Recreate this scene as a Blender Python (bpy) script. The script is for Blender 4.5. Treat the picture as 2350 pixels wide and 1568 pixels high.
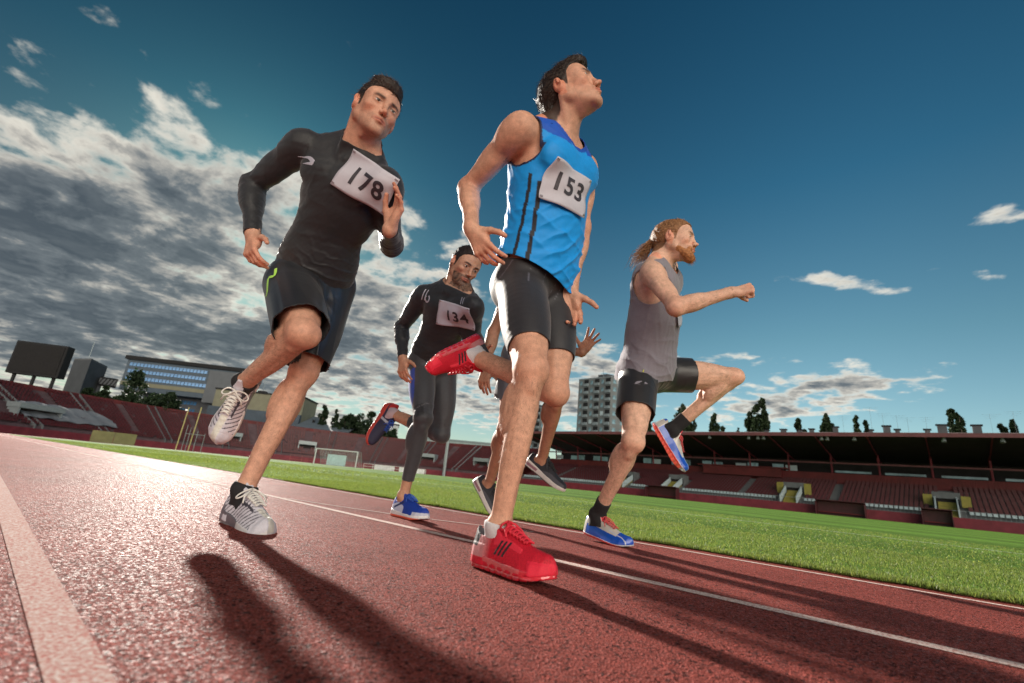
import bpy, bmesh, math, os, time, random
import numpy as np
from mathutils import Vector, Matrix
for _o in list(bpy.data.objects): bpy.data.objects.remove(_o)
sc = bpy.context.scene
# ------------------------------------------------------------------ camera
CAM_H = .25
_phi, _p = math.radians(5.645), math.atan(320.5 / 1077)
_R0, _F, _U0 = Vector((1, 0, 0)), Vector((0, math.cos(_p), math.sin(_p))), Vector((0, -math.sin(_p), math.cos(_p)))
_R = _R0 * math.cos(_phi) + _U0 * math.sin(_phi); _U = _U0 * math.cos(_phi) - _R0 * math.sin(_phi)
cd = bpy.data.cameras.new('camera'); cam = bpy.data.objects.new('camera', cd); sc.collection.objects.link(cam)
cam.matrix_world = Matrix(((_R.x, _U.x, -_F.x, 0), (_R.y, _U.y, -_F.y, 0), (_R.z, _U.z, -_F.z, CAM_H), (0, 0, 0, 1)))
cd.sensor_width = 36; cd.lens = 36 * 1077 / 2350; cd.clip_start = .05; cd.clip_end = 5000
sc.camera = cam
cd.dof.use_dof = True; cd.dof.focus_distance = 1.95; cd.dof.aperture_fstop = 3.2
# ------------------------------------------------------------------ exposure, world, sun
sc.view_settings.view_transform = 'Standard'; sc.view_settings.look = 'None'; sc.view_settings.gamma = 1; sc.view_settings.use_curve_mapping = False
sc.view_settings.exposure = 2.0
SUN_AZ, SUN_EL, SUN_E = math.radians(-33), math.radians(22.5), 2.5      # azimuth from the viewing direction, clockwise
def px_ray(x, y):
    """viewing direction of a point of the 2350 x 1568 layout grid"""
    d = _F * 1077 + _R * (x - 1175) - _U * (y - 784); return d.normalized()
def px_pt(x, y, D):
    """point at horizontal distance D (m) seen at x, y"""
    d = px_ray(x, y); k = D / math.hypot(d.x, d.y); return np.array((d.x * k, d.y * k, CAM_H + d.z * k))
sdir = Vector((math.sin(SUN_AZ) * math.cos(SUN_EL), math.cos(SUN_AZ) * math.cos(SUN_EL), math.sin(SUN_EL)))
CL_FILL = (12.5, 11.3, 9.6)      # added fill: unseen clouds opposite the sun, brighter than the sun makes them
w = bpy.data.worlds.new('World'); sc.world = w; w.use_nodes = True
def build_world():
    nt = w.node_tree; bg = nt.nodes['Background']; N = nt.nodes.new; Lk = nt.links.new
    sky = N('ShaderNodeTexSky'); sky.sky_type = 'NISHITA'; sky.sun_disc = False
    sky.sun_elevation = SUN_EL; sky.sun_rotation = SUN_AZ; sky.air_density = 1.0; sky.dust_density = .6; sky.ozone_density = 2.5
    tc = N('ShaderNodeTexCoord'); D = tc.outputs['Generated']
    def math_(op, a, b=None, c=None, clamp=False):
        n = N('ShaderNodeMath'); n.operation = op; n.use_clamp = clamp
        for i, v in enumerate((a, b, c)):
            if v is None: continue
            if isinstance(v, (int, float)): n.inputs[i].default_value = v
            else: Lk(v, n.inputs[i])
        return n.outputs[0]
    def vmath(op, a, b):
        n = N('ShaderNodeVectorMath'); n.operation = op
        for i, v in enumerate((a, b)):
            if isinstance(v, (tuple, list)): n.inputs[i].default_value = v
            else: Lk(v, n.inputs[i])
        return n
    def mixc(f, a, b, mode='MIX'):
        n = N('ShaderNodeMix'); n.data_type = 'RGBA'; n.blend_type = mode
        if isinstance(f, (int, float)): n.inputs[0].default_value = f
        else: Lk(f, n.inputs[0])
        for i, v in ((6, a), (7, b)):
            if isinstance(v, (tuple, list)): n.inputs[i].default_value = (*v, 1)
            else: Lk(v, n.inputs[i])
        return n.outputs[2]
    sep = N('ShaderNodeSeparateXYZ'); Lk(D, sep.inputs[0]); z = sep.outputs[2]
    # deep evening gradient of the clear sky, tinting the physical sky
    hz = N('ShaderNodeMapRange'); hz.inputs[1].default_value = 0.0; hz.inputs[2].default_value = .85; Lk(z, hz.inputs[0])
    gr = N('ShaderNodeValToRGB'); Lk(hz.outputs[0], gr.inputs[0]); e = gr.color_ramp.elements
    while len(e) < 5: e.new(.5)
    for q, (p, c) in zip(e, SKY_TINT): q.position = p; q.color = (*c, 1)
    side = vmath('DOT_PRODUCT', D, (math.sin(math.radians(40)), math.cos(math.radians(40)), 0)).outputs['Value']
    sm = N('ShaderNodeMapRange'); sm.inputs[1].default_value = -.2; sm.inputs[2].default_value = 1.; sm.inputs[3].default_value = SIDE_LO; sm.inputs[4].default_value = 1.12; Lk(side, sm.inputs[0])
    base = mixc(1., sky.outputs[0], gr.outputs[0], 'MULTIPLY')
    # veil of thin cloud takes the glare out of the sky round the hidden sun
    vl = N('ShaderNodeMapRange'); vl.interpolation_type = 'SMOOTHSTEP'; vl.inputs[1].default_value = .35; vl.inputs[2].default_value = .99; vl.inputs[3].default_value = 1.; vl.inputs[4].default_value = 0.
    Lk(vmath('DOT_PRODUCT', D, tuple(sdir)).outputs['Value'], vl.inputs[0]); base = mixc(1., base, mixc(vl.outputs[0], (.34, .42, .47), (1, 1, 1)), 'MULTIPLY')
    sc_ = N('ShaderNodeVectorMath'); sc_.operation = 'SCALE'; Lk(base, sc_.inputs[0]); Lk(sm.outputs[0], sc_.inputs['Scale']); base = sc_.outputs[0]
    # cloud sheet: directions projected on a high plane, so clouds shrink towards the horizon
    zz = math_('ADD', math_('MAXIMUM', z, 0.0), .11)
    cx = math_('DIVIDE', sep.outputs[0], zz); cy = math_('DIVIDE', sep.outputs[1], zz)
    cmb = N('ShaderNodeCombineXYZ'); Lk(cx, cmb.inputs[0]); Lk(cy, cmb.inputs[1])
    rot = N('ShaderNodeMapping'); rot.inputs['Rotation'].default_value = (0, 0, math.radians(CL_ROT)); rot.inputs['Scale'].default_value = CL_STR; Lk(cmb.outputs[0], rot.inputs[0])
    P = rot.outputs[0]
    def noise(scale, det, rough, vec=P, dist=0.):
        n = N('ShaderNodeTexNoise'); n.inputs['Scale'].default_value = scale; n.inputs['Detail'].default_value = det; n.inputs['Roughness'].default_value = rough; n.inputs['Distortion'].default_value = dist
        Lk(vec, n.inputs[0]); return n.outputs[0]
    big = noise(1.1, 3, .5, dist=.3); fine = noise(5.2, 8, .56, dist=.15)
    tex = math_('ADD', math_('MULTIPLY', math_('SUBTRACT', math_('ADD', math_('MULTIPLY', big, .4), math_('MULTIPLY', fine, .6)), .5), 2.6), .5)
    cov = None
    for (x, y, r, a, sx) in CLOUDS:
        d = px_ray(x, y); az = math.atan2(d.x, d.y)
        # elliptical patch around one direction, wide along the horizon
        hx = (math.cos(az), -math.sin(az), 0); rel = vmath('SUBTRACT', D, (d.x, d.y, d.z)).outputs[0]
        u = vmath('DOT_PRODUCT', rel, hx).outputs['Value']; v = vmath('DOT_PRODUCT', rel, tuple(Vector((d.x, d.y, d.z)).cross(Vector(hx)).normalized())).outputs['Value']
        if sx[1]:
            c_, s_ = math.cos(sx[1]), math.sin(sx[1])
            u, v = math_('ADD', math_('MULTIPLY', u, c_), math_('MULTIPLY', v, s_)), math_('SUBTRACT', math_('MULTIPLY', v, c_), math_('MULTIPLY', u, s_))
        q = math_('ADD', math_('POWER', math_('DIVIDE', math_('ABSOLUTE', u), r * sx[0]), 2), math_('POWER', math_('DIVIDE', math_('ABSOLUTE', v), r), 2))
        front = math_('GREATER_THAN', vmath('DOT_PRODUCT', D, (d.x, d.y, d.z)).outputs['Value'], 0)
        g = math_('MULTIPLY', math_('MULTIPLY', math_('EXPONENT', math_('MULTIPLY', q, -1)), a), front)
        cov = g if cov is None else (math_('ADD', cov, g) if a < 0 else math_('ADD', math_('MAXIMUM', cov, g), math_('MULTIPLY', math_('MINIMUM', cov, g), .35)))
    # unseen cloud cover behind the camera, built up to carry the front fill
    back = math_('MULTIPLY', math_('MULTIPLY', math_('MAXIMUM', math_('MULTIPLY', sep.outputs[1], -1.), 0), .95), 1.)
    cov = math_('ADD', cov, back)
    dens = math_('SUBTRACT', math_('ADD', cov, tex), CL_T)
    al = N('ShaderNodeMapRange'); al.interpolation_type = 'SMOOTHSTEP'; al.inputs[1].default_value = 0; al.inputs[2].default_value = CL_EDGE; Lk(dens, al.inputs[0])
    thick = N('ShaderNodeMapRange'); thick.inputs[1].default_value = CL_EDGE * .5; thick.inputs[2].default_value = CL_THICK; Lk(dens, thick.inputs[0])
    shade = math_('ADD', thick.outputs[0], math_('MULTIPLY', math_('SUBTRACT', noise(5.2, 6, .6, dist=.4), .5), -.9), clamp=True)
    cr = N('ShaderNodeValToRGB'); Lk(shade, cr.inputs[0]); e = cr.color_ramp.elements
    while len(e) < 4: e.new(.5)
    for q, (p, c) in zip(e, CL_COL): q.position = p; q.color = (*c, 1)
    # clouds on the sun side keep their thickness colours
        # out-of-view clouds opposite the sun are over-brightened to fill the runners' fronts
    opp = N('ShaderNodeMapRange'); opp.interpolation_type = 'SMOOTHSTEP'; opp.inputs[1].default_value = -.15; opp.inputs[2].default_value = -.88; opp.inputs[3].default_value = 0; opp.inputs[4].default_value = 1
    Lk(vmath('DOT_PRODUCT', D, tuple(sdir)).outputs['Value'], opp.inputs[0]); ccol = mixc(opp.outputs[0], cr.outputs[0], CL_FILL)
    alf = math_('MULTIPLY', al.outputs[0], .96)
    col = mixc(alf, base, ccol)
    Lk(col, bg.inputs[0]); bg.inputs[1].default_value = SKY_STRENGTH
SKY_STRENGTH = .12
SKY_TINT = [(0, (0.280, 0.280, 0.262)), (.14, (0.262, 0.290, 0.248)), (.35, (0.170, 0.240, 0.200)), (.65, (0.066, 0.172, 0.172)), (1, (0.026, 0.106, 0.119))]
SIDE_LO = .55
CL_ROT, CL_STR = 35, (1, 1, 1)
CL_T, CL_EDGE, CL_THICK, CL_GAIN = .99, .28, .66, 1.
CL_COL = [(0, (1.95, 1.84, 1.60)), (.30, (.95, .92, .85)), (.60, (.34, .39, .43)), (1, (.16, .20, .245))]
# x, y in the layout grid, angular radius, amount, (stretch, turn)
CLOUDS = [(60, 730, .20, .70, (2.2, .15)), (420, 760, .18, .66, (2.4, .1)), (120, 520, .12, .36, (2.4, -.2)), (380, 470, .11, .44, (2.6, -.5)), (30, 170, .12, .36, (2.4, -1.0)), (230, 330, .13, .36, (2.8, -.9)), (560, 430, .10, .42, (2.2, -.5)),
  (640, 560, .12, .42, (2.2, -.2)), (960, 560, .13, .50, (2.2, 0)), (900, 700, .15, .56, (2.2, 0)), (900, 860, .12, .60, (3.2, 0)), (1120, 920, .09, .62, (2.6, 0)), (1380, 860, .085, .58, (1.6, 0)), (1400, 950, .05, .5, (2.4, 0)),
  (1930, 885, .055, .62, (3.4, .04)), (1760, 930, .050, .64, (3.6, 0)), (1980, 655, .024, .66, (5.5, .35)), (2180, 622, .022, .62, (5, .35)), (2340, 490, .026, .66, (5, .25)), (1650, 820, .020, .66, (4.5, 0)), (2080, 872, .014, .55, (5, 0))]
build_world()
w.cycles.sampling_method = 'MANUAL'; w.cycles.sample_map_resolution = 512
sl = bpy.data.lights.new('sun', 'SUN'); sl.energy = SUN_E; sl.angle = math.radians(2.0); sl.color = (1, .92, .82)
so = bpy.data.objects.new('sun', sl); sc.collection.objects.link(so)
sdir = Vector((math.sin(SUN_AZ) * math.cos(SUN_EL), math.cos(SUN_AZ) * math.cos(SUN_EL), math.sin(SUN_EL)))
so.rotation_euler = sdir.to_track_quat('Z', 'Y').to_euler(); so.location = tuple(sdir * 12)
# ------------------------------------------------------------------ helpers
def V(*a): return np.array(a, dtype=float)
def un(v):
    v = np.asarray(v, float); return v / (np.linalg.norm(v) + 1e-12)
def lerp(a, b, t): return np.asarray(a) * (1 - t) + np.asarray(b) * t

COL = bpy.context.scene.collection
def link(o, parent=None):
    COL.objects.link(o)
    if parent is not None: o.parent = parent
    return o
def mesh_np(name, verts, faces, mat, parent=None, smooth=True, cols=None, org=None):
    """faces: (n,3) or (n,4) integer array, or list of lists"""
    me = bpy.data.meshes.new(name)
    verts = np.asarray(verts, np.float32)
    if parent is not None:
        org = np.zeros(3); q = parent
        while q is not None: org = org + np.array(q.location); q = q.parent
    if org is not None: verts = verts - np.asarray(org, np.float32)
    me.vertices.add(len(verts)); me.vertices.foreach_set('co', verts.ravel())
    if isinstance(faces, np.ndarray):
        n, k = faces.shape
        me.loops.add(n * k); me.loops.foreach_set('vertex_index', faces.astype(np.int32).ravel())
        me.polygons.add(n); me.polygons.foreach_set('loop_start', np.arange(0, n * k, k, dtype=np.int32))
        me.polygons.foreach_set('loop_total', np.full(n, k, np.int32))
    else:
        lens = np.array([len(f) for f in faces], np.int32)
        flat = np.array([i for f in faces for i in f], np.int32)
        me.loops.add(len(flat)); me.loops.foreach_set('vertex_index', flat)
        me.polygons.add(len(faces))
        me.polygons.foreach_set('loop_start', np.concatenate([[0], np.cumsum(lens)[:-1]]).astype(np.int32))
        me.polygons.foreach_set('loop_total', lens)
    me.update(calc_edges=True)
    me.validate()
    me.polygons.foreach_set('use_smooth', np.full(len(me.polygons), bool(smooth)))
    if cols is not None and len(me.vertices) == len(cols):
        ca = me.color_attributes.new('Col', 'FLOAT_COLOR', 'POINT')
        c4 = np.ones((len(cols), 4), np.float32); c4[:, :cols.shape[1]] = cols
        ca.data.foreach_set('color', c4.ravel())
    if mat is not None: me.materials.append(mat)
    o = bpy.data.objects.new(name, me)
    link(o, parent)
    if org is not None and parent is None: o.location = tuple(float(x) for x in org)
    return o
def empty(name, loc, label=None, cat=None, group=None):
    o = bpy.data.objects.new(name, None); link(o)
    o.location = tuple(float(x) for x in loc); o.empty_display_size = .1
    if label: o['label'] = label
    if cat: o['category'] = cat
    if group: o['group'] = group
    return o
def tag(o, label=None, cat=None, group=None, kind=None):
    for k, v in (('label', label), ('category', cat), ('group', group), ('kind', kind)):
        if v: o[k] = v
    return o
class MB:
    """collects simple solids in plain lists"""
    def __init__(s): s.v = []; s.f = []
    def quadbox(s, c, ax, ay, az):
        """box from centre and three half-axis vectors"""
        c, ax, ay, az = map(lambda q: np.asarray(q, float), (c, ax, ay, az))
        n = len(s.v)
        for i in (-1, 1):
            for j in (-1, 1):
                for k in (-1, 1): s.v.append(c + i * ax + j * ay + k * az)
        fs = [(0, 1, 3, 2), (4, 6, 7, 5), (0, 4, 5, 1), (2, 3, 7, 6), (0, 2, 6, 4), (1, 5, 7, 3)]
        if np.dot(np.cross(ax, ay), az) < 0: fs = [f[::-1] for f in fs]
        s.f += [tuple(n + q for q in f) for f in fs]
    def box(s, x0, x1, y0, y1, z0, z1):
        s.quadbox(((x0 + x1) / 2, (y0 + y1) / 2, (z0 + z1) / 2), ((x1 - x0) / 2, 0, 0), (0, (y1 - y0) / 2, 0), (0, 0, (z1 - z0) / 2))
    def poly_prism(s, pts, h):
        """pts list of 3d points (planar), h extrusion vector"""
        n = len(s.v); m = len(pts)
        for p in pts: s.v.append(np.asarray(p, float))
        for p in pts: s.v.append(np.asarray(p, float) + h)
        s.f.append(tuple(range(n + m - 1, n - 1, -1))); s.f.append(tuple(range(n + m, n + 2 * m)))
        for i in range(m):
            j = (i + 1) % m; s.f.append((n + i, n + j, n + m + j, n + m + i))
    def tube(s, pts, rad, seg=8):
        pts = [np.asarray(p, float) for p in pts]
        rad = [rad] * len(pts) if np.isscalar(rad) else rad
        n = len(s.v); up = V(0, 0, 1); prev = None
        for i, p in enumerate(pts):
            t = un(pts[min(i + 1, len(pts) - 1)] - pts[max(i - 1, 0)])
            if prev is None:
                a = np.cross(t, up)
                if np.linalg.norm(a) < 1e-3: a = np.cross(t, V(1, 0, 0))
            else: a = prev - t * np.dot(prev, t)
            a = un(a); b = np.cross(t, a); prev = a
            for k in range(seg):
                an = 2 * math.pi * k / seg
                s.v.append(p + rad[i] * (math.cos(an) * a + math.sin(an) * b))
        for i in range(len(pts) - 1):
            for k in range(seg):
                k2 = (k + 1) % seg
                s.f.append((n + i * seg + k, n + i * seg + k2, n + (i + 1) * seg + k2, n + (i + 1) * seg + k))
        s.f.append(tuple(n + k for k in range(seg))[::-1]); s.f.append(tuple(n + (len(pts) - 1) * seg + k for k in range(seg)))
    def build(s, name, mat, parent=None, smooth=False, org=None):
        return mesh_np(name, np.array(s.v), s.f, mat, parent, smooth, org=org)

# ------------------------------------------------------------------ materials
def mat_new(name):
    m = bpy.data.materials.new(name); m.use_nodes = True
    nt = m.node_tree; b = nt.nodes['Principled BSDF']
    return m, nt, b
def noise_node(nt, scale, detail=4, rough=.6, coord='Object', vec=None):
    n = nt.nodes.new('ShaderNodeTexNoise'); n.inputs['Scale'].default_value = scale
    n.inputs['Detail'].default_value = detail; n.inputs['Roughness'].default_value = rough
    if vec is None:
        tc = nt.nodes.new('ShaderNodeTexCoord'); vec = tc.outputs[coord]
    nt.links.new(vec, n.inputs['Vector']); return n
def ramp(nt, src, stops):
    r = nt.nodes.new('ShaderNodeValToRGB'); nt.links.new(src, r.inputs[0])
    e = r.color_ramp.elements
    while len(e) < len(stops): e.new(.5)
    for q, (p, c) in zip(e, stops):
        q.position = p; q.color = (c[0], c[1], c[2], 1) if not np.isscalar(c) else (c, c, c, 1)
    return r
def bump(nt, b, src, strength, dist):
    n = nt.nodes.new('ShaderNodeBump'); n.inputs['Strength'].default_value = strength; n.inputs['Distance'].default_value = dist
    nt.links.new(src, n.inputs['Height'])
    nt.links.new(n.outputs[0], b.inputs['Normal']); return n
def simple(name, c, rough=.6, metal=0, var=.15, scale=6, bmp=0, bscale=60, spec=.5):
    m, nt, b = mat_new(name)
    n = noise_node(nt, scale)
    r = ramp(nt, n.outputs[0], [(.3, [x * (1 - var) for x in c]), (.7, [min(1, x * (1 + var)) for x in c])])
    nt.links.new(r.outputs[0], b.inputs['Base Color'])
    b.inputs['Roughness'].default_value = rough; b.inputs['Metallic'].default_value = metal
    b.inputs['Specular IOR Level'].default_value = spec
    if bmp:
        n2 = noise_node(nt, bscale, 3); bump(nt, b, n2.outputs[0], .5, bmp)
    return m
def attr_mat(name, rough=.5, var=.08, scale=40, bmp=.0005, bscale=250, sheen=0, sss=0, spec=.5, coat=0):
    """colour comes from the mesh's own painted colours"""
    m, nt, b = mat_new(name)
    a = nt.nodes.new('ShaderNodeAttribute'); a.attribute_name = 'Col'
    n = noise_node(nt, scale, 5)
    r = ramp(nt, n.outputs[0], [(.3, 1 - var), (.7, 1 + var)])
    mx = nt.nodes.new('ShaderNodeMix'); mx.data_type = 'RGBA'; mx.blend_type = 'MULTIPLY'; mx.inputs[0].default_value = 1
    nt.links.new(a.outputs['Color'], mx.inputs[6]); nt.links.new(r.outputs[0], mx.inputs[7])
    nt.links.new(mx.outputs[2], b.inputs['Base Color'])
    b.inputs['Roughness'].default_value = rough; b.inputs['Specular IOR Level'].default_value = spec
    b.inputs['Sheen Weight'].default_value = sheen
    b.inputs['Coat Weight'].default_value = coat
    if sss:
        b.inputs['Subsurface Weight'].default_value = sss
        b.inputs['Subsurface Radius'].default_value = (.012, .005, .003); b.inputs['Subsurface Scale'].default_value = 1
    n2 = noise_node(nt, bscale, 4); bump(nt, b, n2.outputs[0], .6, bmp)
    return m

# ------------------------------------------------------------------ implicit bodies
class Fld:
    def __init__(s): s.p = []
    def _add(s, op, k, fn, c, r, tg): s.p.append((op, k, fn, np.asarray(c, float), r, tg))
    def rc(s, a, b, r1, r2, k=.02, tg='', op=1, flat=None, fs=1.):
        a = np.asarray(a, float); b = np.asarray(b, float); ba = b - a; L2 = float(ba @ ba) + 1e-9
        def fn(P):
            q = P - a; h = np.clip((q @ ba) / L2, 0, 1)
            q = q - h[:, None] * ba
            if flat is not None:
                q = q + (fs - 1) * (q @ flat)[:, None] * flat
            d = np.sqrt(np.einsum('ij,ij->i', q, q)) - (r1 + (r2 - r1) * h)
            return d / max(fs, 1.) if flat is not None else d
        s._add(op, k, fn, (a + b) / 2, math.sqrt(L2) / 2 + max(r1, r2), tg)
    def el(s, c, r, ax=None, k=.02, tg='', op=1):
        c = np.asarray(c, float); r = np.asarray(r, float)
        A = np.eye(3) if ax is None else np.array(ax, float)
        M = A / r[:, None]; M2 = A / (r ** 2)[:, None]
        def fn(P):
            q = P - c; u = q @ M.T; w = q @ M2.T
            k0 = np.sqrt(np.einsum('ij,ij->i', u, u)); k1 = np.sqrt(np.einsum('ij,ij->i', w, w)) + 1e-9
            return k0 * (k0 - 1) / k1
        s._add(op, k, fn, c, float(r.max()), tg)
    def cyl(s, a, b, r, k=.004, tg='', op=-1):
        """flat ended cylinder"""
        a = np.asarray(a, float); b = np.asarray(b, float); u = un(b - a); L = np.linalg.norm(b - a); c = (a + b) / 2
        def fn(P):
            q = P - c; t = q @ u; q = q - t[:, None] * u
            return np.maximum(np.sqrt(np.einsum('ij,ij->i', q, q)) - r, np.abs(t) - L / 2)
        s._add(op, k, fn, c, math.hypot(L / 2, r), tg)
    def sub(s, tags):
        f = Fld(); f.p = [q for q in s.p if q[5] in tags]; return f
    def bbox(s):
        lo = np.min([q[3] - q[4] for q in s.p if q[0] > 0], 0); hi = np.max([q[3] + q[4] for q in s.p if q[0] > 0], 0)
        return lo - .03, hi + .03
    def __call__(s, P, c=None, R=0):
        d = None; L = s.p
        if c is not None:
            if getattr(s, '_n', -1) != len(L):
                s._n = len(L); s._c = np.array([q[3] for q in L]); s._r = np.array([q[4] + q[1] + .012 for q in L])
            g = s._c - c; L = [L[i] for i in np.flatnonzero(np.einsum('ij,ij->i', g, g) <= (s._r + R) ** 2)]
        for op, k, fn, pc, pr, tg in L:
            e = fn(P)
            if d is None:
                if op > 0: d = e
                continue
            if op > 0:
                h = np.maximum(k - np.abs(d - e), 0) / k
                d = np.minimum(d, e) - h * h * k * .25
            else:
                h = np.maximum(k - np.abs(d + e), 0) / k
                d = np.maximum(d, -e) + h * h * k * .25
        return np.full(len(P), .2) if d is None else d

def cloth(base, off, thick, cuts=None, k=.003):
    def f(P, c=None, R=0):
        d = base(P, c, R) - off
        if cuts is not None:
            for op, kk, fn, pc, pr, tg in cuts.p:
                if c is not None and np.linalg.norm(c - pc) - pr - R > .02: continue
                d = np.maximum(d, -fn(P))
        return d
    f.base, f.off, f.cuts = base, off, cuts
    f.bbox = lambda: tuple(np.array(b) + s * (off + .02) for b, s in zip(base.bbox(), (-1, 1)))
    return f

_CORN = [(i, j, k) for i in (0, 1) for j in (0, 1) for k in (0, 1)]
_EDGE = [((i, j, k), ax) for ax in range(3) for (i, j, k) in _CORN if (i, j, k)[ax] == 0]
def nets(fn, lo, hi, res, B=12):
    lo = np.asarray(lo, float); hi = np.asarray(hi, float)
    bs = B * res; nb = np.maximum(1, np.ceil((hi - lo) / bs).astype(int))
    ib = np.stack(np.meshgrid(*[np.arange(n) for n in nb], indexing='ij'), -1).reshape(-1, 3)
    cen = lo + (ib + .5) * bs
    d = fn(cen); half = bs * .8661
    act = np.abs(d) < half * 1.5 + .015
    g = np.arange(B + 1) * res
    offs = np.stack(np.meshgrid(g, g, g, indexing='ij'), -1).reshape(-1, 3)
    N = (nb * B + 4).astype(np.int64)
    keyf = lambda c: ((c[:, 0] + 1) * (N[1] + 2) + (c[:, 1] + 1)) * (N[2] + 2) + (c[:, 2] + 1)
    KV = []; VV = []; QQ = []
    for q, c in zip(ib[act], cen[act]):
        o = lo + q * bs
        Vv = fn(o + offs, c, half).reshape(B + 1, B + 1, B + 1)
        S = Vv < 0
        if S.all() or not S.any(): continue
        cnt = sum(S[i:B + i, j:B + j, k:B + k].astype(np.int8) for i, j, k in _CORN)
        idx = np.argwhere((cnt > 0) & (cnt < 8))
        if not len(idx): continue
        acc = np.zeros((len(idx), 3)); n = np.zeros(len(idx))
        for (i, j, k), ax in _EDGE:
            i0 = idx + (i, j, k); i1 = i0.copy(); i1[:, ax] += 1
            a = Vv[i0[:, 0], i0[:, 1], i0[:, 2]]; b = Vv[i1[:, 0], i1[:, 1], i1[:, 2]]
            m = (a < 0) != (b < 0)
            t = np.where(m, a / np.where(m, a - b, 1), 0)
            p = np.zeros((len(idx), 3)) + (i, j, k); p[:, ax] += t
            acc += p * m[:, None]; n += m
        pos = o + (idx + acc / n[:, None]) * res
        gi = idx + q * B
        KV.append(keyf(gi)); VV.append(pos)
        for ax in range(3):
            s0 = S[:B, :B, :B]
            sl = [slice(0, B)] * 3; sl[ax] = slice(1, B + 1)
            s1 = S[tuple(sl)]
            e = np.argwhere(s0 != s1)
            if not len(e): continue
            ge = e + q * B; b1 = (ax + 1) % 3; b2 = (ax + 2) % 3
            u1 = np.zeros(3, int); u1[b1] = 1; u2 = np.zeros(3, int); u2[b2] = 1
            Q = np.stack([keyf(ge - u1 - u2), keyf(ge - u2), keyf(ge), keyf(ge - u1)], 1)
            fl = ~s0[e[:, 0], e[:, 1], e[:, 2]]
            Q[fl] = Q[fl][:, ::-1]
            QQ.append(Q)
    if not KV: return np.zeros((0, 3)), np.zeros((0, 4), int)
    K = np.concatenate(KV); P = np.concatenate(VV); Q = np.concatenate(QQ)
    o = np.argsort(K); K = K[o]; P = P[o]
    I = np.searchsorted(K, Q); I = np.minimum(I, len(K) - 1)
    ok = (K[I] == Q).all(1)
    return P, I[ok]
def vnorm(P, F):
    a = P[F[:, 1]] - P[F[:, 0]]; b = P[F[:, 3 if F.shape[1] == 4 else 2]] - P[F[:, 0]]
    if F.shape[1] == 4: a = P[F[:, 2]] - P[F[:, 0]]; b = P[F[:, 3]] - P[F[:, 1]]
    n = np.cross(a, b); out = np.zeros_like(P)
    for k in range(F.shape[1]):
        for ax in range(3): out[:, ax] += np.bincount(F[:, k], n[:, ax], len(P))
    return out / (np.linalg.norm(out, axis=1)[:, None] + 1e-12)
def relax(P, F, it=2, w=.5):
    for _ in range(it):
        acc = np.zeros_like(P); cnt = np.zeros(len(P))
        for k in range(4):
            a = F[:, k]; b = F[:, (k + 1) % 4]
            for ax in range(3): acc[:, ax] += np.bincount(a, P[b][:, ax], len(P)) + np.bincount(b, P[a][:, ax], len(P))
            cnt += np.bincount(a, minlength=len(P)) + np.bincount(b, minlength=len(P))
        P = P * (1 - w) + w * acc / np.maximum(cnt, 1)[:, None]
    return P
def prune(P, F, keep):
    F = F[keep]; u, inv = np.unique(F, return_inverse=True)
    return P[u], inv.reshape(F.shape)
def snoise(P, f, seed=0, oct=3):
    """cheap smooth pseudo noise from warped sines, about -1..1"""
    rs = np.random.RandomState(seed); out = 0; a = 1.; tot = 0
    Q = P * f
    for o in range(oct):
        k = rs.normal(size=(4, 3)); ph = rs.uniform(0, 6.28, 4)
        w = sum(np.sin(Q @ k[i] + ph[i]) for i in range(2))
        out = out + a * np.sin(Q @ k[2] + ph[2] + 1.3 * w) * np.cos(Q @ k[3] + ph[3] - w)
        tot += a; a *= .5; Q = Q * 2.1
    return out / tot
def folds(P, along, f, seed, warp=1.5, wf=9):
    """ridged folds whose crests run across the direction `along`"""
    w = snoise(P, wf, seed, 2)
    s = np.sin((P @ un(along)) * f + warp * 3 * w)
    return ((1 - np.abs(s)) ** 2 - .3) * np.clip(.55 + .9 * snoise(P, wf * .9, seed + 50, 2), .05, 1.5)
# ------------------------------------------------------------------ ground, track, field
TAZ = math.radians(-47.09)
_a = np.array([math.sin(TAZ), math.cos(TAZ), 0]); _n = np.array([math.cos(TAZ), -math.sin(TAZ), 0])
def G(s, t, z=0.): return _a * s + _n * t + np.array([0, 0, z])
UZ = np.array([0, 0, 1.])
def ell(cs, ct, rs, rt, th): return cs + rs * math.cos(th), ct + rt * math.sin(th)

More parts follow.
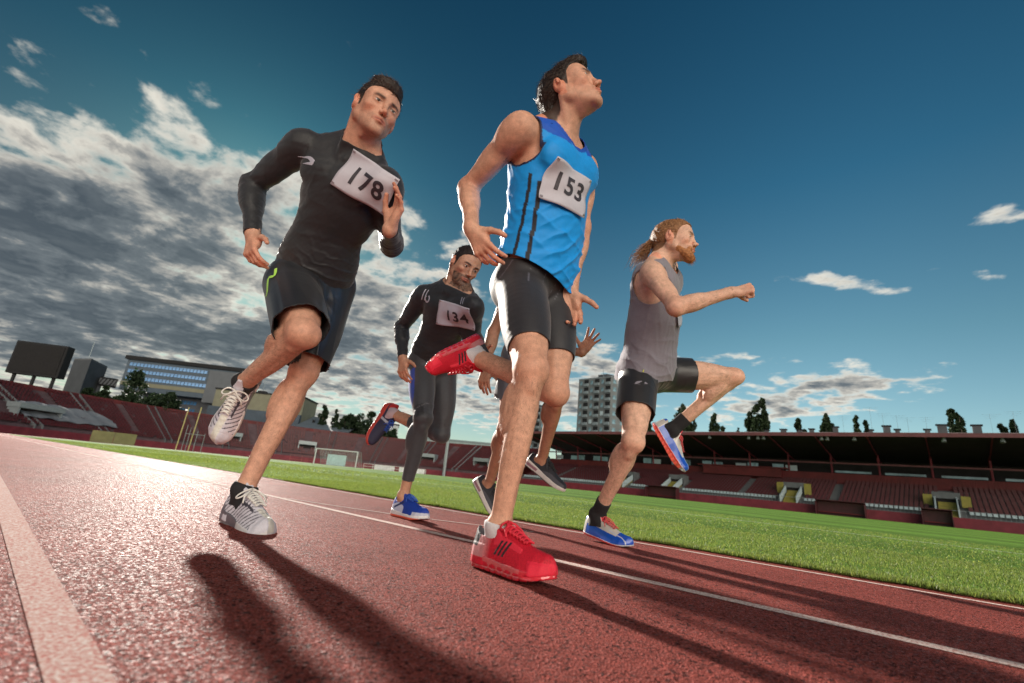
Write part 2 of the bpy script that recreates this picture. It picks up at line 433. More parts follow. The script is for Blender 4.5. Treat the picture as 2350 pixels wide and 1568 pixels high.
def track_mat():
    m, nt, b = mat_new('track rubber granules')
    tc = nt.nodes.new('ShaderNodeTexCoord'); O = tc.outputs['Object']
    v = nt.nodes.new('ShaderNodeTexVoronoi'); v.inputs['Scale'].default_value = 300; nt.links.new(O, v.inputs[0])
    v2 = nt.nodes.new('ShaderNodeTexVoronoi'); v2.inputs['Scale'].default_value = 120; nt.links.new(O, v2.inputs[0])
    big = noise_node(nt, 1.4, 4, .6, vec=O); mid = noise_node(nt, 22, 5, .7, vec=O); fin = noise_node(nt, 260, 3, .7, vec=O)
    r1 = ramp(nt, big.outputs[0], [(.3, (.37, .080, .064)), (.7, (.46, .105, .084))])
    r2 = ramp(nt, fin.outputs[0], [(.40, .05), (.52, .72), (.66, 1.25)])
    mx = nt.nodes.new('ShaderNodeMix'); mx.data_type = 'RGBA'; mx.blend_type = 'MULTIPLY'; mx.inputs[0].default_value = .75
    nt.links.new(r1.outputs[0], mx.inputs[6]); nt.links.new(r2.outputs[0], mx.inputs[7])
    r3 = ramp(nt, mid.outputs[0], [(.3, .82), (.7, 1.12)])
    mx2 = nt.nodes.new('ShaderNodeMix'); mx2.data_type = 'RGBA'; mx2.blend_type = 'MULTIPLY'; mx2.inputs[0].default_value = 1
    nt.links.new(mx.outputs[2], mx2.inputs[6]); nt.links.new(r3.outputs[0], mx2.inputs[7])
    vs = nt.nodes.new('ShaderNodeTexVoronoi'); vs.inputs['Scale'].default_value = 170; nt.links.new(O, vs.inputs[0]); sv = nt.nodes.new('ShaderNodeSeparateColor'); nt.links.new(vs.outputs['Color'], sv.inputs[0])
    r4 = ramp(nt, sv.outputs[1], [(.10, (.12, .10, .10)), (.16, (1, 1, 1)), (.90, (1, 1, 1)), (.97, (1.5, 1.6, 1.6))]); mx3 = nt.nodes.new('ShaderNodeMix'); mx3.data_type = 'RGBA'; mx3.blend_type = 'MULTIPLY'; mx3.inputs[0].default_value = .85
    nt.links.new(mx2.outputs[2], mx3.inputs[6]); nt.links.new(r4.outputs[0], mx3.inputs[7])
    st_ = noise_node(nt, .35, 5, .65, vec=O); r5 = ramp(nt, st_.outputs[0], [(.35, .78), (.65, 1.15)]); mx4 = nt.nodes.new('ShaderNodeMix'); mx4.data_type = 'RGBA'; mx4.blend_type = 'MULTIPLY'; mx4.inputs[0].default_value = 1
    nt.links.new(mx3.outputs[2], mx4.inputs[6]); nt.links.new(r5.outputs[0], mx4.inputs[7])
    nt.links.new(mx4.outputs[2], b.inputs['Base Color'])
    rn = nt.nodes.new('ShaderNodeTexVoronoi'); rn.inputs['Scale'].default_value = 210; nt.links.new(O, rn.inputs[0]); sp_ = nt.nodes.new('ShaderNodeSeparateColor'); nt.links.new(rn.outputs['Color'], sp_.inputs[0])
    rr = ramp(nt, sp_.outputs[0], [(.0, .34), (.2, .6), (.6, .9)]); nt.links.new(rr.outputs[0], b.inputs['Roughness']); b.inputs['Specular IOR Level'].default_value = .07
    add = nt.nodes.new('ShaderNodeMath'); add.operation = 'ADD'; nt.links.new(v.outputs[0], add.inputs[0]); nt.links.new(v2.outputs[0], add.inputs[1])
    bump(nt, b, add.outputs[0], 1., .008)
    return m
M_track = track_mat()
def line_mat():
    m, nt, b = mat_new('worn line paint')
    n = noise_node(nt, 170, 4, .7); n2 = noise_node(nt, 14, 4)
    r = ramp(nt, n.outputs[0], [(.36, (.30, .085, .065)), (.54, (.60, .50, .46))]); nt.links.new(r.outputs[0], b.inputs['Base Color'])
    b.inputs['Roughness'].default_value = .9; b.inputs['Specular IOR Level'].default_value = .1; bump(nt, b, n.outputs[0], .8, .004); return m
M_line = line_mat()
M_line2 = M_line.copy(); M_line2.name = 'very worn line paint'
_r = [n for n in M_line2.node_tree.nodes if n.type == 'VALTORGB'][0]; _r.color_ramp.elements[0].position = .40; _r.color_ramp.elements[1].position = .60; _r.color_ramp.elements[1].color = (.44, .37, .34, 1)
def grass_mat():
    m, nt, b = mat_new('mown grass')
    tc = nt.nodes.new('ShaderNodeTexCoord'); mp = nt.nodes.new('ShaderNodeMapping'); nt.links.new(tc.outputs['Object'], mp.inputs[0])
    mp.inputs['Rotation'].default_value = (0, 0, -TAZ)
    w = nt.nodes.new('ShaderNodeTexWave'); w.inputs['Scale'].default_value = .055; w.inputs['Distortion'].default_value = .3; w.bands_direction = 'Y'; nt.links.new(mp.outputs[0], w.inputs[0])
    n = noise_node(nt, 9, 8, .72); n2 = noise_node(nt, .5, 4)
    r = ramp(nt, n.outputs[0], [(.3, (.060, .125, .020)), (.7, (.130, .235, .042))])
    r2 = ramp(nt, w.outputs[0], [(.35, .82), (.65, 1.15)]); r3 = ramp(nt, n2.outputs[0], [(.3, .8), (.7, 1.2)])
    o = r.outputs[0]
    for q in (r2, r3):
        mx = nt.nodes.new('ShaderNodeMix'); mx.data_type = 'RGBA'; mx.blend_type = 'MULTIPLY'; mx.inputs[0].default_value = 1
        nt.links.new(o, mx.inputs[6]); nt.links.new(q.outputs[0], mx.inputs[7]); o = mx.outputs[2]
    nt.links.new(o, b.inputs['Base Color']); b.inputs['Roughness'].default_value = .9; b.inputs['Specular IOR Level'].default_value = .05
    n3 = noise_node(nt, 60, 4); bump(nt, b, n3.outputs[0], 1, .03); return m
M_grass = grass_mat()
def sheet(name, pts, z, mat, kind='structure'):
    v = [G(s, t, z) for s, t in pts]
    o = mesh_np(name, np.array(v), [tuple(range(len(v)))[::-1]], mat, None, False)
    if o.data.polygons[0].normal.z < 0: o.data.flip_normals()
    o['kind'] = kind; return o
M_far = simple('dry ground', (.05, .055, .04), .95, 0, .3, .05)
far = mesh_np('ground', [(-2500, -2500, -.03), (2500, -2500, -.03), (2500, 2500, -.03), (-2500, 2500, -.03)], [(0, 1, 2, 3)], M_far, None, False); far['kind'] = 'structure'
trk = [(-60, -14), (-60, 86.5)] + [ell(80, 38, 50, 50, math.radians(q)) for q in range(86, -91, -8)] + [(80, -14)]
sheet('running_track', trk, 0, M_track)
GE = 2.66
fld_pts = [(-60, GE), (-60, 84)] + [(80, 84)] + [ell(80, (84 + GE) / 2, 37, (84 - GE) / 2, math.radians(q)) for q in range(84, -87, -6)] + [(80, GE)]
sheet('grass_field', fld_pts, .006, M_grass)
def ground_line(name, pts, w, z, mat=None):
    mb = []; fs = []
    for i, (s, t) in enumerate(pts):
        p = np.array((s, t)); q = np.array(pts[min(i + 1, len(pts) - 1)]) - np.array(pts[max(i - 1, 0)]); q = q / np.linalg.norm(q); nn = np.array((-q[1], q[0])) * w / 2
        mb += [G(*(p - nn), z), G(*(p + nn), z)]
    for i in range(len(pts) - 1): fs.append((2 * i, 2 * i + 1, 2 * i + 3, 2 * i + 2))
    o = mesh_np(name, np.array(mb), fs, mat or M_line, None, False)
    if o.data.polygons[0].normal.z < 0: o.data.flip_normals()
    o['kind'] = 'structure'; return o
def bend(t): return [(-8, t), (10, t), (40, t), (80, t)] + [ell(80, (84 + GE) / 2, 37 + (GE - t), (84 - GE) / 2 + (GE - t), math.radians(q)) for q in range(-84, 40, 6)]
ground_line('lane_line', bend(.150), .056, .0016, M_line2); ground_line('lane_line', bend(1.47), .050, .0016); ground_line('lane_line', bend(2.52), .035, .0016)
ground_line('stagger_line', [(3.35, 1.50), (2.9, 1.62), (2.35, 1.80), (1.7, 2.15)], .022, .0024)
M_chalk = simple('chalk', (.34, .42, .28), .9, 0, .35, 30)
ground_line('touch_line', [(-20, 8.4), (5, 8.4), (60, 8.4)], .10, .010, M_chalk)
# upright blades along the track side, thinning out with distance
rs = np.random.RandomState(5)
def blades(n, s0, s1, t0, t1, hh, ww, edge=False):
    s = rs.uniform(s0, s1, n); t = rs.uniform(t0, t1, n)
    t = t + (.035 * snoise(np.stack([s * 3, s * 0, s * 0], 1), 1, 3) * (1 if edge else 0))
    cl = snoise(np.stack([s, t, t * 0], 1), 5, 8, 2); h = hh * rs.uniform(.55, 1.2, n) * (1 + .35 * cl)
    P = s[:, None] * _a + t[:, None] * _n + np.array([0, 0, .004])
    an = rs.uniform(0, 6.283, n); d = np.stack([np.cos(an), np.sin(an), np.zeros(n)], 1); ln = rs.normal(0, .35, (n, 2)); 
    tip = P + np.stack([ln[:, 0] * h, ln[:, 1] * h, h], 1); mid = P * .5 + tip * .5 + np.array([0, 0, 1.]) * (h * .12)[:, None]; w_ = (ww * rs.uniform(.7, 1.3, n))[:, None]
    v = np.stack([P - d * w_ / 2, P + d * w_ / 2, mid + d * w_ * .4, mid - d * w_ * .4, tip], 1).reshape(-1, 3)
    c = rs.uniform(.6, 1.35, n)[:, None] * np.array((.150, .205, .040)) + (rs.rand(n) < .12)[:, None] * np.array((.14, .11, .03))
    return v, n, np.repeat(c, 5, 0)
VV = []; CC = []; nb_ = 0
for args in ((60000, -1.0, 6, GE - .03, GE + .14, .020, .0026, True), (140000, -1.5, 7, GE + .08, 5.0, .013, .0030), (70000, 5, 22, GE - .02, 6, .017, .005), (60000, -3, 12, 5, 11, .013, .007), (30000, 12, 50, GE, 14, .034, .016)):
    v, n, c = blades(*args); VV.append(v); CC.append(c); nb_ += n
VV = np.concatenate(VV); CC = np.concatenate(CC); b0 = np.arange(nb_)[:, None] * 5
M_blade, nt_, b_ = mat_new('grass blade')
_at = nt_.nodes.new('ShaderNodeAttribute'); _at.attribute_name = 'Col'; nt_.links.new(_at.outputs[0], b_.inputs['Base Color']); b_.inputs['Roughness'].default_value = .5
_tr = nt_.nodes.new('ShaderNodeBsdfTranslucent'); nt_.links.new(_at.outputs[0], _tr.inputs[0]); _ms = nt_.nodes.new('ShaderNodeMixShader'); _ms.inputs[0].default_value = .6
nt_.links.new(b_.outputs[0], _ms.inputs[1]); nt_.links.new(_tr.outputs[0], _ms.inputs[2]); nt_.links.new(_ms.outputs[0], nt_.nodes['Material Output'].inputs[0])
# two faces per blade: a quad and a pointed tip, all as triangles
F3 = np.concatenate([b0 + np.array([0, 1, 2]), b0 + np.array([0, 2, 3]), b0 + np.array([3, 2, 4])])
g_ = mesh_np('grass', VV, F3, M_blade, None, True, cols=CC); g_['kind'] = 'stuff'; g_['label'] = 'short green grass blades along the edge of the track'; g_['category'] = 'grass'

# ------------------------------------------------------------------ stadium
M_conc = simple('weathered concrete', (.11, .12, .13), .85, 0, .25, 1.2, .01, 9)
M_maroon = simple('maroon painted wall', (.16, .020, .032), .7, 0, .25, .9, .004, 12)
M_redwall = simple('red painted wall', (.11, .012, .014), .7, 0, .25, .7, .004, 12)
M_seat = simple('red plastic seat', (.075, .011, .016), .5, 0, .25, 40); M_wseat = simple('pale blue white seat', (.42, .52, .56), .5, 0, .12, 40)
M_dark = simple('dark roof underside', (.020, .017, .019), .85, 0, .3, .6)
M_fascia = simple('roof edge sheet', (.16, .05, .06), .6, 0, .2, 1)
M_steel = simple('grey painted steel', (.26, .30, .32), .5, .3, .1, 3); M_white = simple('white paint', (.62, .66, .68), .5, 0, .08, 4)
M_glass = simple('dim window glass', (.20, .30, .34), .12, .2, .5, .35, spec=.8); M_yel = simple('yellow steps', (.24, .21, .04), .7, 0, .2, 2)
M_ply = simple('dark metal', (.013, .013, .015), .8, .2, .2, 2)
def gbox(mb, s0, s1, t0, t1, z0, z1):
    mb.quadbox(G((s0 + s1) / 2, (t0 + t1) / 2, (z0 + z1) / 2), _a * (s1 - s0) / 2, _n * (t1 - t0) / 2, UZ * (z1 - z0) / 2)
def seat_mesh(mat):
    mb = MB(); mb.box(-.21, .21, -.20, .20, .36, .41); mb.box(-.21, .21, -.235, -.195, .38, .78)
    o = mb.build('seat_proto', mat); me = o.data; bpy.data.objects.remove(o); return me, np.array(mb.v), mb.f
ME_seat, SV, SF = seat_mesh(M_seat); ME_wseat, _, _ = seat_mesh(M_wseat)
def put_seats(root, places, me, mat, limit=300):
    """places: (x, y, z, heading); nearest ones are separate, the others one joined part"""
    places = sorted(places, key=lambda p: (p[0] ** 2 + p[1] ** 2)); ro = np.array(root.location)
    for p in places[:limit]:
        o = bpy.data.objects.new('seat', me); COL.objects.link(o); o.parent = root; o.location = (p[0] - ro[0], p[1] - ro[1], p[2] - ro[2]); o.rotation_euler = (0, 0, p[3])
    rest = places[limit:]
    if rest:
        R = np.array(rest); c, s = np.cos(R[:, 3]), np.sin(R[:, 3]); v = SV[None]
        X = v[..., 0] * c[:, None] - v[..., 1] * s[:, None] + R[:, 0:1]; Y = v[..., 0] * s[:, None] + v[..., 1] * c[:, None] + R[:, 1:2]; Z = v[..., 2] + R[:, 2:3]
        V_ = np.stack([X, Y, Z], -1).reshape(-1, 3); F_ = (np.array(SF)[None] + (np.arange(len(R)) * 8 * 2)[:, None, None]).reshape(-1, 4)
        o = mesh_np('seat_rows', V_, F_, mat, root, False); o['kind'] = 'stuff'
FACE = math.atan2(_n[1], _n[0]) + math.pi / 2        # seat heading so that its front looks at the pitch (-n)
T0 = 88.; S0, S1 = -48., 76.
gs = empty('grandstand', G(20, T0 + 8, 0), 'long roofed grandstand with dark red seats across the pitch on the right', 'grandstand')
def zt(t): return 1.45 + (t - T0 - 1.2) * .36
mb = MB(); gbox(mb, S0, S1, T0, T0 + .35, -.05, 1.30); mb.build('front_wall', M_maroon, gs)
PORT = [px_pt(x, 1150, 100) for x in (1427, 1541, 1816, 2171)]
PORT_S = [58.5, 44.5, 17.4, -.4]
PORT_S = []
for x in (1427, 1541, 1816, 2171):
    d = px_ray(x, 1140); dv = np.array(d); k = (T0 + 2.2) / float(dv @ _n); PORT_S.append(float(dv @ _a) * k)
rows = 13; mb = MB()
for r in range(rows):
    t = T0 + 1.2 + r * .85; gbox(mb, S0, S1, t, t + .85, 0 if r == 0 else zt(t) - .9, zt(t))
mb.build('terrace', M_conc, gs)
white = []; red = []; zc = lambda r: zt(T0 + 1.2 + r * .85)
for r in range(rows):
    t = T0 + 1.2 + r * .85 + .5
    for s in np.arange(S0 + .4, S1 - .4, .56):
        if min(abs(s - q) for q in PORT_S) < (2.0 if r < 7 else 0): continue
        if any(abs(s - q) < .7 for q in np.arange(-40, 75, 13.3)) and r > 0: continue
        (white if r == 0 else red).append((*G(s, t, zc(r) - .02), FACE + rs.normal(0, .02)))
put_seats(gs, red, ME_seat, M_seat, 180); put_seats(gs, white, ME_wseat, M_wseat, 120)
# railing in front of the white row
mb = MB()
for s in np.arange(S0, S1, .45):
    if min(abs(s - q) for q in PORT_S) > 1.2: mb.tube([G(s, T0 + .55, 1.25), G(s, T0 + .55, 2.15)], .018, 4)
mb.tube([G(S0, T0 + .55, 2.15), G(S1, T0 + .55, 2.15)], .028, 5)
o = mb.build('railing', M_steel, gs)
for q in PORT_S:
    hood = MB(); gbox(hood, q - 1.5, q + 1.5, T0 + 4.4, T0 + 6.8, zt(T0 + 4.4) + 1.15, zt(T0 + 4.4) + 2.0); gbox(hood, q - 1.5, q - 1.3, T0 + 4.6, T0 + 6.8, zt(T0 + 4.4) - 1, zt(T0 + 4.4) + 1.15); gbox(hood, q + 1.3, q + 1.5, T0 + 4.6, T0 + 6.8, zt(T0 + 4.4) - 1, zt(T0 + 4.4) + 1.15)
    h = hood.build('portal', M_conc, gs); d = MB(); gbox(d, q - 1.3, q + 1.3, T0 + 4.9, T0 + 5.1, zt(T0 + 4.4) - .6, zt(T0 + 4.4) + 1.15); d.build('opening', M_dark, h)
    st = MB()
    for k in range(9): t = T0 + .4 + k * .48; gbox(st, q - .95, q + .95, t, t + .48, .2, 1.35 + k * .24)
    st.build('stairs', M_yel, h)
    for sg in (-1, 1):
        w_ = MB(); c0 = G(q + sg * 1.15, T0 + .4, 1.2)
        w_.poly_prism([G(q + sg * 1.15, T0 + .4, 1.2), G(q + sg * 1.15, T0 + 4.6, 3.0), G(q + sg * 1.15, T0 + 4.6, 4.1), G(q + sg * 1.15, T0 + .4, 2.3)], _a * .16); w_.build('side_wall', M_wseat, h)
    for sg in (-1, 1):
        if q in (PORT_S[2], PORT_S[3]):
            y_ = MB(); gbox(y_, q + sg * 2.0 - .5, q + sg * 2.0 + .5, T0 + 4.3, T0 + 4.45, zt(T0 + 4.4) + .1, zt(T0 + 4.4) + (1.9 if q == PORT_S[2] else 1.6)); y_.build('yellow_panel', M_yel, h)
tb = T0 + 1.2 + rows * .85
mb = MB(); gbox(mb, S0, S1, tb, tb + .3, 3.5, zt(tb) + 1.55); pw = mb.build('parapet', M_redwall, gs)
mb = MB(); gbox(mb, 22, 36, tb - 1.6, tb, zt(tb) + .2, zt(tb) + 1.75); gbox(mb, 21, 37, tb - 1.9, tb + .6, zt(tb) + 1.75, zt(tb) + 1.95); mb.build('commentary_box', M_redwall, gs)
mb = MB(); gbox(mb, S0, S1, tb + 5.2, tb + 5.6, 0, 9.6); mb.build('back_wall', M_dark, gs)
mb = MB(); gbox(mb, S0, S1, tb + .3, tb + 5.2, zt(tb) - .3, zt(tb) - .1); mb.build('upper_floor', M_conc, gs)
zr0, zr1 = 12.0, 9.7
mb = MB()
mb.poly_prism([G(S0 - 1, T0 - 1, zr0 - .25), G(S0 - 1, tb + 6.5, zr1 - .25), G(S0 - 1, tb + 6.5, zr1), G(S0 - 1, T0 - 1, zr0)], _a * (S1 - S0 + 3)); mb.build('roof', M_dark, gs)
mb = MB(); gbox(mb, S0 - 1, S1 + 2, T0 - 1.12, T0 - 1.0, zr0 - .42, zr0 + .12); mb.build('fascia', M_fascia, gs)
for s in np.arange(S0 + 3, S1, 6.6):
    mb = MB(); mb.tube([G(s, tb + .5, zt(tb) - .2), G(s, tb - .4, 10.6)], .16, 6); mb.build('column', M_maroon, gs)
    mb = MB(); mb.poly_prism([G(s - .07, T0 - .8, zr0 - .50), G(s - .07, tb + 5, zr1 - .55), G(s - .07, tb + 5, zr1 - .28), G(s - .07, T0 - .8, zr0 - .27)], _a * .14); mb.build('roof_beam', M_maroon, gs)
mb = MB(); gbox(mb, S0, S1, tb - .3, tb - .1, 8.55, 8.8); mb.build('beam', M_fascia, gs)
me_w = None
for i, s in enumerate(np.arange(20, 74, 2.2)):
    if i % 3 == 2: continue
    mb = MB(); gbox(mb, s, s + 1.9, tb + 1.6, tb + 1.7, 7.15 + .0, 8.1 + .15 * (i % 2)); mb.build('window', M_glass if i % 4 else M_wseat, gs)
for s in np.arange(-40, 16, 7):
    mb = MB(); gbox(mb, s, s + 5.2, tb + 1.6, tb + 1.7, 7.2, 7.55); mb.build('window', M_glass, gs)
M_lamp = simple('lamp reflector', (.55, .62, .68), .2, .6, .1, 5)
for x in (1543, 1628, 1718, 1739, 1752, 1885, 1898, 1960, 2165, 2300):
    d = np.array(px_ray(x, 1006)); k = (T0 - .2) / float(d @ _n); s = float(d @ _a) * k
    mb = MB(); mb.tube([G(s, T0 - .2, zr0 - .95), G(s, T0 - .05, zr0 - .30)], [.30, .16], 10); mb.build('floodlight', M_lamp, gs)
M_dug = simple('dugout shell', (.06, .012, .016), .5, 0, .2, 2)
for i, (x0, x1, lb) in enumerate(((1481, 1553, 'farthest small dark red dugout at the foot of the grandstand'), (1873, 1987, 'widest dark red dugout in front of the white seats'), (2115, 2186, 'dark red dugout below the yellow stairs nearest the right edge'))):
    ss = []
    for x in (x0, x1):
        d = np.array(px_ray(x, 1180)); k = (T0 - 1.5) / float(d @ _n); ss.append(float(d @ _a) * k)
    s1_, s0_ = max(ss), min(ss); r = empty('dugout', G((s0_ + s1_) / 2, T0 - 1.5, 0), lb, 'dugout', 'dugouts at the foot of the grandstand')
    mb = MB(); gbox(mb, s0_, s1_, T0 - .35, T0 - .25, 0, 1.9); mb.build('back_panel', M_dug, r)
    mb = MB(); mb.poly_prism([G(s0_, T0 - .25, 1.90), G(s0_, T0 - 1.9, 2.05), G(s0_, T0 - 1.9, 2.17), G(s0_, T0 - .25, 2.02)], _a * (s1_ - s0_)); mb.build('roof', M_dug, r)
    for s in (s0_, s1_ - .08): mb = MB(); gbox(mb, s, s + .08, T0 - 1.8, T0 - .36, 0, 1.89); mb.build('side_panel', M_dug, r)
    mb = MB(); gbox(mb, s0_ + .2, s1_ - .2, T0 - .9, T0 - .5, .35, .5); mb.build('bench', M_redwall, r)
# ---- curved open end stand
def path(th, off=0.): return ell(80, 38, 47 + off, 50 + off, math.radians(th))
es = empty('end_stand', G(125, 38, 0), 'low curved open stand with faded red seats behind the far bend', 'stand')
ths = list(range(92, -86, -4))
def band(name, o0, z0, o1, z1, mat, th0=92, th1=-86, thick=None, root=None):
    tt = np.linspace(th0, th1, max(3, int(abs(th0 - th1) / 3))); v = []; f = []
    for th in tt:
        a0 = path(th, o0); a1 = path(th, o1); v += [G(*a0, z0), G(*a1, z1)]
    for i in range(len(tt) - 1): f.append((2 * i, 2 * i + 1, 2 * i + 3, 2 * i + 2))
    return mesh_np(name, np.array(v), f, mat, es if root is None else root, False)
band('front_wall', 0, -.05, 0, 1.3, M_maroon); band('wall_top', 0, 1.3, .6, 1.3, M_conc)
nr = 16; stp = .85
v = []; f = []
tt = np.linspace(92, -86, 60); prof = []
for r in range(nr):
    z = 1.3 + r * .46; prof += [(.6 + r * stp, z if r else 1.3), (.6 + r * stp, z + .46), (.6 + (r + 1) * stp, z + .46)]
for th in tt:
    for o_, z_ in prof: v.append(G(*path(th, o_), z_))
m_ = len(prof)
for i in range(len(tt) - 1):
    for j in range(m_ - 1): f.append((i * m_ + j, i * m_ + j + 1, (i + 1) * m_ + j + 1, (i + 1) * m_ + j))
mesh_np('terrace', np.array(v), f, simple('stained concrete', (.09, .055, .065), .85, 0, .3, .6), es, False)
ob = .6 + nr * stp; zb_ = 1.3 + nr * .46
band('back_wall', ob, 0, ob + .02, zb_ + .9, M_redwall); band('back_wall', ob + .3, 0, ob + .3, zb_ + .9, M_redwall); band('coping', ob, zb_ + .9, ob + .3, zb_ + .9, M_conc)
pl = []
for r in range(nr):
    o_ = .6 + r * stp + .5; z_ = 1.3 + (r + 1) * .46
    for th in np.arange(91, -85, -.62):
        if r not in (0, 1) and abs(((th + 90) % 13.5) - 6) < .8: continue
        if -62 < th < -30 and 2 < r < 8: continue
        s, t = path(th, o_); p = G(s, t, z_); c = G(80, 38, 0); hd = math.atan2(c[1] - p[1], c[0] - p[0]) - math.pi / 2
        if rs.rand() < .04: continue
        pl.append((*p, hd))
M_seat2 = simple('faded red plastic seat', (.080, .010, .015), .5, 0, .35, .8)
ME_seat2, _, _ = seat_mesh(M_seat2); put_seats(es, pl, ME_seat2, M_seat2, 300)
# stairways with pale cheek walls
for th in np.arange(84, -84, -13.5):
    for dth in (-.75, .75):
        a0 = G(*path(th + dth, .3), 1.2); a1 = G(*path(th + dth, ob - .2), zb_ + .1)
        mb = MB(); w_ = un(np.cross(un(a1 - a0), UZ)) * .14; mb.poly_prism([a0, a1, a1 + UZ * .75, a0 + UZ * .75], w_); mb.build('stair_wall', M_conc, es)
# portals in the end stand
for x, w_, in ((985, 1.6), (1115, 1.6), (700, 1.5), (505, 2.2), (30, 2.6)):
    d = np.array(px_ray(x, 1050)); az = math.atan2(d[0], d[1]); best = min(np.arange(92, -86, -.5), key=lambda th: abs(math.atan2(G(*path(th, 5))[0], G(*path(th, 5))[1]) - az) if G(*path(th, 5))[1] > 20 else 9)
    a0 = G(*path(best, 4.2)); rad = un(G(*path(best, 6)) - a0); tg = np.cross(UZ, rad)
    mb = MB(); mb.quadbox(a0 + UZ * 5.0, tg * w_ * 1.5, rad * 1.4, UZ * .45)
    for sg in (-1, 1): mb.quadbox(a0 + tg * sg * w_ * 1.4 + UZ * 3.7, tg * .12, rad * 1.2, UZ * .85)
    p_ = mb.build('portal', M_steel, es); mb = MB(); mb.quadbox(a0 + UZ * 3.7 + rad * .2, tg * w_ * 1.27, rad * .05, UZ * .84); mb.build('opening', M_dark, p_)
# ------------------------------------------------------------------ things around the pitch
def on_ring(x, y, off):
    """point on the end stand's offset ring under the sight line of x"""
    d = np.array(px_ray(x, y)); az = math.atan2(d[0], d[1]); best = None
    for th in np.arange(92, -88, -.25):
        p = G(*path(th, off))
        if p[1] < 10: continue
        e = abs(math.atan2(p[0], p[1]) - az)
        if best is None or e < best[0]: best = (e, p, th)
    return best[1], best[2]
def zat(x, y, D):
    return px_pt(x, y, D)[2]
# pale tarpaulin laid over seats in the left part of the end stand
vv = []; ff = []
nx_, ny_ = 26, 8
thA, thB = on_ring(58, 930, 3)[1], on_ring(272, 960, 3)[1]
for i in range(nx_):
    for j in range(ny_):
        u, w_ = i / (nx_ - 1), j / (ny_ - 1); u2 = .10 * (1 - w_) * (1 - 2 * u) * (1 if u < .5 else .6)
        th = lerp(thA, thB, np.clip(u + .0, 0, 1)); o_ = 2.4 + w_ * 5.2 * (1 - .55 * max(0, abs(u - .5) - .34) / .16 * (1 if u > .5 else .6)); z_ = 1.3 + (o_ - .6) / stp * .46 + .95
        vv.append(G(*path(th, o_), z_ + .10 * math.sin(u * 31 + w_ * 5) + .08 * math.sin(w_ * 11 + u * 9)))
for i in range(nx_ - 1):
    for j in range(ny_ - 1): ff.append((i * ny_ + j, i * ny_ + j + 1, (i + 1) * ny_ + j + 1, (i + 1) * ny_ + j))
M_tarp = simple('grey white tarpaulin', (.16, .175, .20), .95, 0, .12, .5, .02, 4)
V0 = np.array(vv); F0 = np.array(ff)
tarp = mesh_np('tarpaulin', np.concatenate([V0, V0 - UZ * .05]), np.concatenate([F0, F0[:, ::-1] + len(V0)]), M_tarp, None, True)
tag(tarp, 'long pale tarpaulin covering seats in the end stand at the far left', 'tarpaulin')
# low olive hoarding and grey low boxes at the foot of the end stand
def hoarding(x0, x1, y, D, h, col, label, cat='hoarding', name='hoarding', group=None):
    A_, B_ = px_pt(x0, y, D), px_pt(x1, y, D); A_[2] = B_[2] = 0; u = un(B_ - A_); n_ = np.cross(u, UZ); L = np.linalg.norm(B_ - A_)
    r = empty(name, (A_ + B_) / 2, label, cat, group); k = max(1, int(L / 2.4))
    for i in range(k):
        c = A_ + u * L * (i + .5) / k + UZ * (h / 2 + .05); mb = MB(); mb.quadbox(c, u * (L / k / 2 - .03), n_ * .04, UZ * h / 2); mb.build('panel', col, r)
        mb = MB(); mb.tube([c - UZ * (h / 2 + .05) - n_ * .10, c + UZ * h / 2 - n_ * .10], .04, 5); mb.build('post', M_steel, r)
    return r
hoarding(205, 312, 1010, 108, 1.9, simple('olive board', (.17, .16, .07), .8, 0, .2, 1), 'low olive board fence at the far bend left of the white shoes')
for i, (x0, x1, lb) in enumerate(((745, 790, 'pale teal advertising board seen through the goal'), (857, 905, 'white advertising board right of the goal'), (915, 975, 'longest white advertising board in front of the end stand'), (570, 592, 'small white advertising board left of the goal'))):
    hoarding(x0, x1, 1080, 112, .95 if i else 2.2, simple('board print %d' % i, ((.30, .45, .46), (.55, .55, .57), (.60, .60, .62), (.5, .5, .5))[i], .6, 0, .25, 2.5), lb, 'board', 'advertising_board', 'advertising boards in front of the end stand')
# goal
A_, B_ = px_pt(715, 1083, 100), px_pt(815, 1096, 84); A_[2] = B_[2] = 0
A_ = px_pt(716, 1080, 102); B_ = px_pt(812, 1090, 97); A_[2] = B_[2] = 0; u = un(B_ - A_); back = un(np.cross(u, UZ)) * -1
if back[1] < 0: back = -back
gl = empty('goal', (A_ + B_) / 2, 'white football goal frame at the far end of the pitch', 'goal'); gh = 2.9
for p in (A_, B_): mb = MB(); mb.tube([p, p + UZ * gh], .10, 6); mb.build('post', M_white, gl)
mb = MB(); mb.tube([A_ + UZ * gh, B_ + UZ * gh], .10, 6); mb.build('crossbar', M_white, gl)
mb = MB()
for p in (A_, B_): mb.tube([p + UZ * gh, p + UZ * gh + back * 1.2, p + back * 2.4], .05, 5)
mb.tube([A_ + back * 2.4, B_ + back * 2.4], .05, 5); mb.build('stanchion', M_steel, gl)
mb = MB(); L = np.linalg.norm(B_ - A_)
for i in range(25): q = A_ + u * L * i / 24; mb.tube([q + UZ * gh, q + UZ * gh + back * 1.2, q + back * 2.4 + UZ * .05], .012, 3)
for k in range(12):
    t = k / 11; q = back * (1.2 + 1.2 * t) + UZ * gh * (1 - t); mb.tube([A_ + q, B_ + q], .012, 3)
mb.build('net', M_white, gl)
